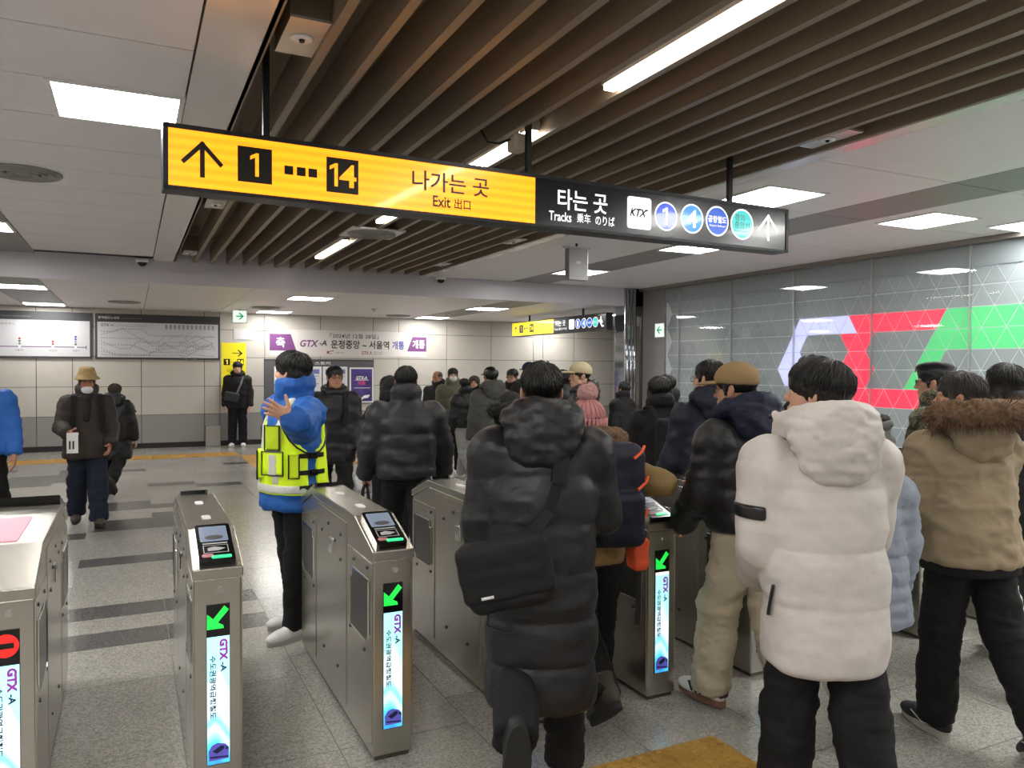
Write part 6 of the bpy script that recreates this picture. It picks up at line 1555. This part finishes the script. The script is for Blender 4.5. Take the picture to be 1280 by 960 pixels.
# walking away behind him
H = at(150, 479, 10.95)[2]
j = person('person in long black padded coat walking away behind bucket hat man', (-.2, 11.17), -18, H, dict(L=(6, 4, 0), R=(-14, 40, -46)), dict(L=(6, 10, 20, 0), R=(2, 14, 20, 4)), .02, (12, 4, 0), '#c69a80', ('mop', M_hairb, 120, 30), dict(mat=C_blk, hem=.46, w=.215, d=.17, hemw=.215, puff=.012, seams=auto(.46, H-.35, 5), arm=(.092, .08, .06), wr=.010, collar='hood', hs=1.05, name='long_coat'), (C_bp,), (S_brn, S_solek, 'boot'), seed=73)
B = like(j, 'shoulder_bag', 'black shoulder bag at the side of long coat walker', 'bag')
spart(B, 'bag', C_blk2, (.02, -.32, .62), (.34, .1, 1.12), .012, lambda F: F.box((.20, -.15, .87), (.08, .13, .15), .06, 0, rotm('Z', 30)), .008, 8)
strip('strap', [(.2, -.13, 1.0), (.19, -.14, 1.15), (.15, -.08, j['K'].zs+.10), (.15, .08, j['K'].zs+.08), (.22, .12, 1.05)], [(1, -1, 0), (.6, -1, .2), (0, -.3, 1), (0, .4, 1), (.5, 1, 0)], .035, .006, C_blk2, B)
# waiting at the far wall
H = at(297, 453, (np.array([1.97, 16.85, 1.7])-CC)@CF)[2]
f_ = person('young man in black jacket with crossbody bag waiting at far wall', (1.97, 16.86), 168, H, dict(L=(2, 2, 0), R=(3, 5, 0)), dict(L=(0, 10, 12, 2), R=(0, 10, 12, 2)), .0, (0, 4, 0), '#c9a08a', ('mop', M_hair, 60, 31), dict(mat=C_blk2, hem=.78, w=.215, d=.155, arm=(.088, .078, .06), wr=.010, collar='hood', hs=.95), (C_bp, .085), (S_wht, S_solew), face=True, seed=79)
B = like(f_, 'crossbody_bag', 'dark grey crossbody bag on the man at far wall', 'bag')
spart(B, 'bag', cloth('bag_grey', '#38383a', .8), (-.12, .08, .86), (.32, .34, 1.24), .012, lambda F: F.box((.10, .205, 1.03), (.145, .05, .10), .04, 0, rotm('Y', -12)), .004)
strip('strap', [(.0, .19, 1.1), (-.04, .18, 1.2), (-.08, .17, 1.3), (-.12, .12, f_['K'].zs+.06)], [(0, 1, 0)]*3+[(0, .5, .8)], .035, .008, cloth('strap_grey', '#77777a', .7), B)
# blue jacket at the left frame edge
(px, py), H = place(-22, 452, 7.2)
person('person in bright blue jacket with hanging arm passing the wide gate', (px, py), 176, H, WALK_R, dict(L=(2, 12, 14, 6), R=DOWN), .0, (0, 0, 0), '#b5836a', ('short', M_hair, 60, 32), dict(mat=cloth('bright_blue', '#2a63b4', .55, .35, 50), hem=.82, w=.215, d=.16, puff=.012, seams=auto(.82, H-.35, 4), arm=(.09, .082, .062), sleeve_seams=3, wr=.008), (C_bp,), (S_blk, S_solek), seed=83)

# ================================================================== crowd in the middle distance
def crowd(label, u, v_, dep, heading, **kw):
    (x, y), H = place(u, v_, dep); ct = dict(mat=C_blk2, hem=.75, w=.21, d=.155, arm=(.086, .076, .058), wr=.010); ct.update(kw.pop('coat', {}))
    a = dict(legs=STAND, hair=('short', M_hair, 60, int(u) % 9), pants=(C_bp,), shoes=(S_blk, S_solek), seed=int(u) % 50); a.update(kw)
    return person(label, (x, y), heading, H, coat=ct, **a)
crowd('balding man in dark suit jacket among the far crowd', 548, 464, 12.9, 140, face=True, hair=('thin', M_hair, 0, 1), head=(-20, -8, 0), skin_c='#a5735c')
mk = crowd('man in white face mask and khaki jacket among the far crowd', 566, 461, 12.1, 165, face=True, coat=dict(mat=C_khaki, hem=.7)); mask(mk)
crowd('short person in black puffer and grey trousers with white trainers', 581, 474, 11.3, 10, coat=dict(mat=C_blk, hem=.78, puff=.014, seams=auto(.78, 1.2, 3)), pants=(C_grey, .085), shoes=(S_wht, S_solew), legs=WALK_R)
crowd('woman with curly brown hair glimpsed in the far crowd', 593, 471, 13.0, 150, face=True, hair=('curly', M_hairb, 0, 2))
e_ = crowd('person in olive-grey hooded puffer and black cap, back turned', 614, 461, 9.3, 0, coat=dict(mat=C_olive, hem=.55, w=.225, d=.17, puff=.014, seams=auto(.55, 1.38, 5), collar='hood', hs=1.05), pants=(C_grey, .08), shoes=(S_wht, S_solew)); cap_hat(e_, M_black)
gg = crowd('man in glasses looking round in the far crowd', 641, 462, 10.9, 130, face=True); glasses(gg)
cc = crowd('person in navy cap beyond the long black coat man', 662, 455, 10.3, 0); cap_hat(cc, cloth('cap_navy', '#1d2a44', .8))
crowd('dark-haired person in grey-black jacket beyond pink bobble hat', 704, 464, 8.0, -4, coat=dict(mat=C_char, collar='hood'), hair=('bob', M_hair, 60, 3))
ic = crowd('man in cream baseball cap and black hooded jacket', 727, 456, 7.4, 60, coat=dict(mat=C_blk, collar='hood'), head=(20, 0, 0), face=True); cap_hat(ic, cloth('cap_cream', '#b9ab8c', .8))
crowd('small dark head between pink hat and cream cap', 714, 468, 9.4, 0)
crowd('person in black coat half hidden by the steel column', 778, 478, 10.5, 20, coat=dict(hem=.5), head=(0, 20, 0))
fh = crowd('short person in black coat with fur hood left of long coat man', 640, 492, 5.6, 4, coat=dict(mat=C_blk2, hem=.6, collar='hood', hs=1.1), hair=('bob', M_hair, 60, 7))
zc = fh['K'].zs+.12; ring = [(math.cos(a)*.15, -.03+math.sin(a)*.13, zc+.06-.02*math.sin(a)) for a in np.linspace(math.pi*.85, math.pi*2.15, 12)]
sdfpart(fh, 'fur_trim', M_furk, (-.28, -.3, zc-.1), (.28, .2, zc+.2), .011, lambda F: [F.cap(a, b, .045, None, .02) for a, b in zip(ring[:-1], ring[1:])], wr_=.012, wsc=22)
fur(fh, 'trim_fur', M_furk, ring, .045, 1500, .045, 5)
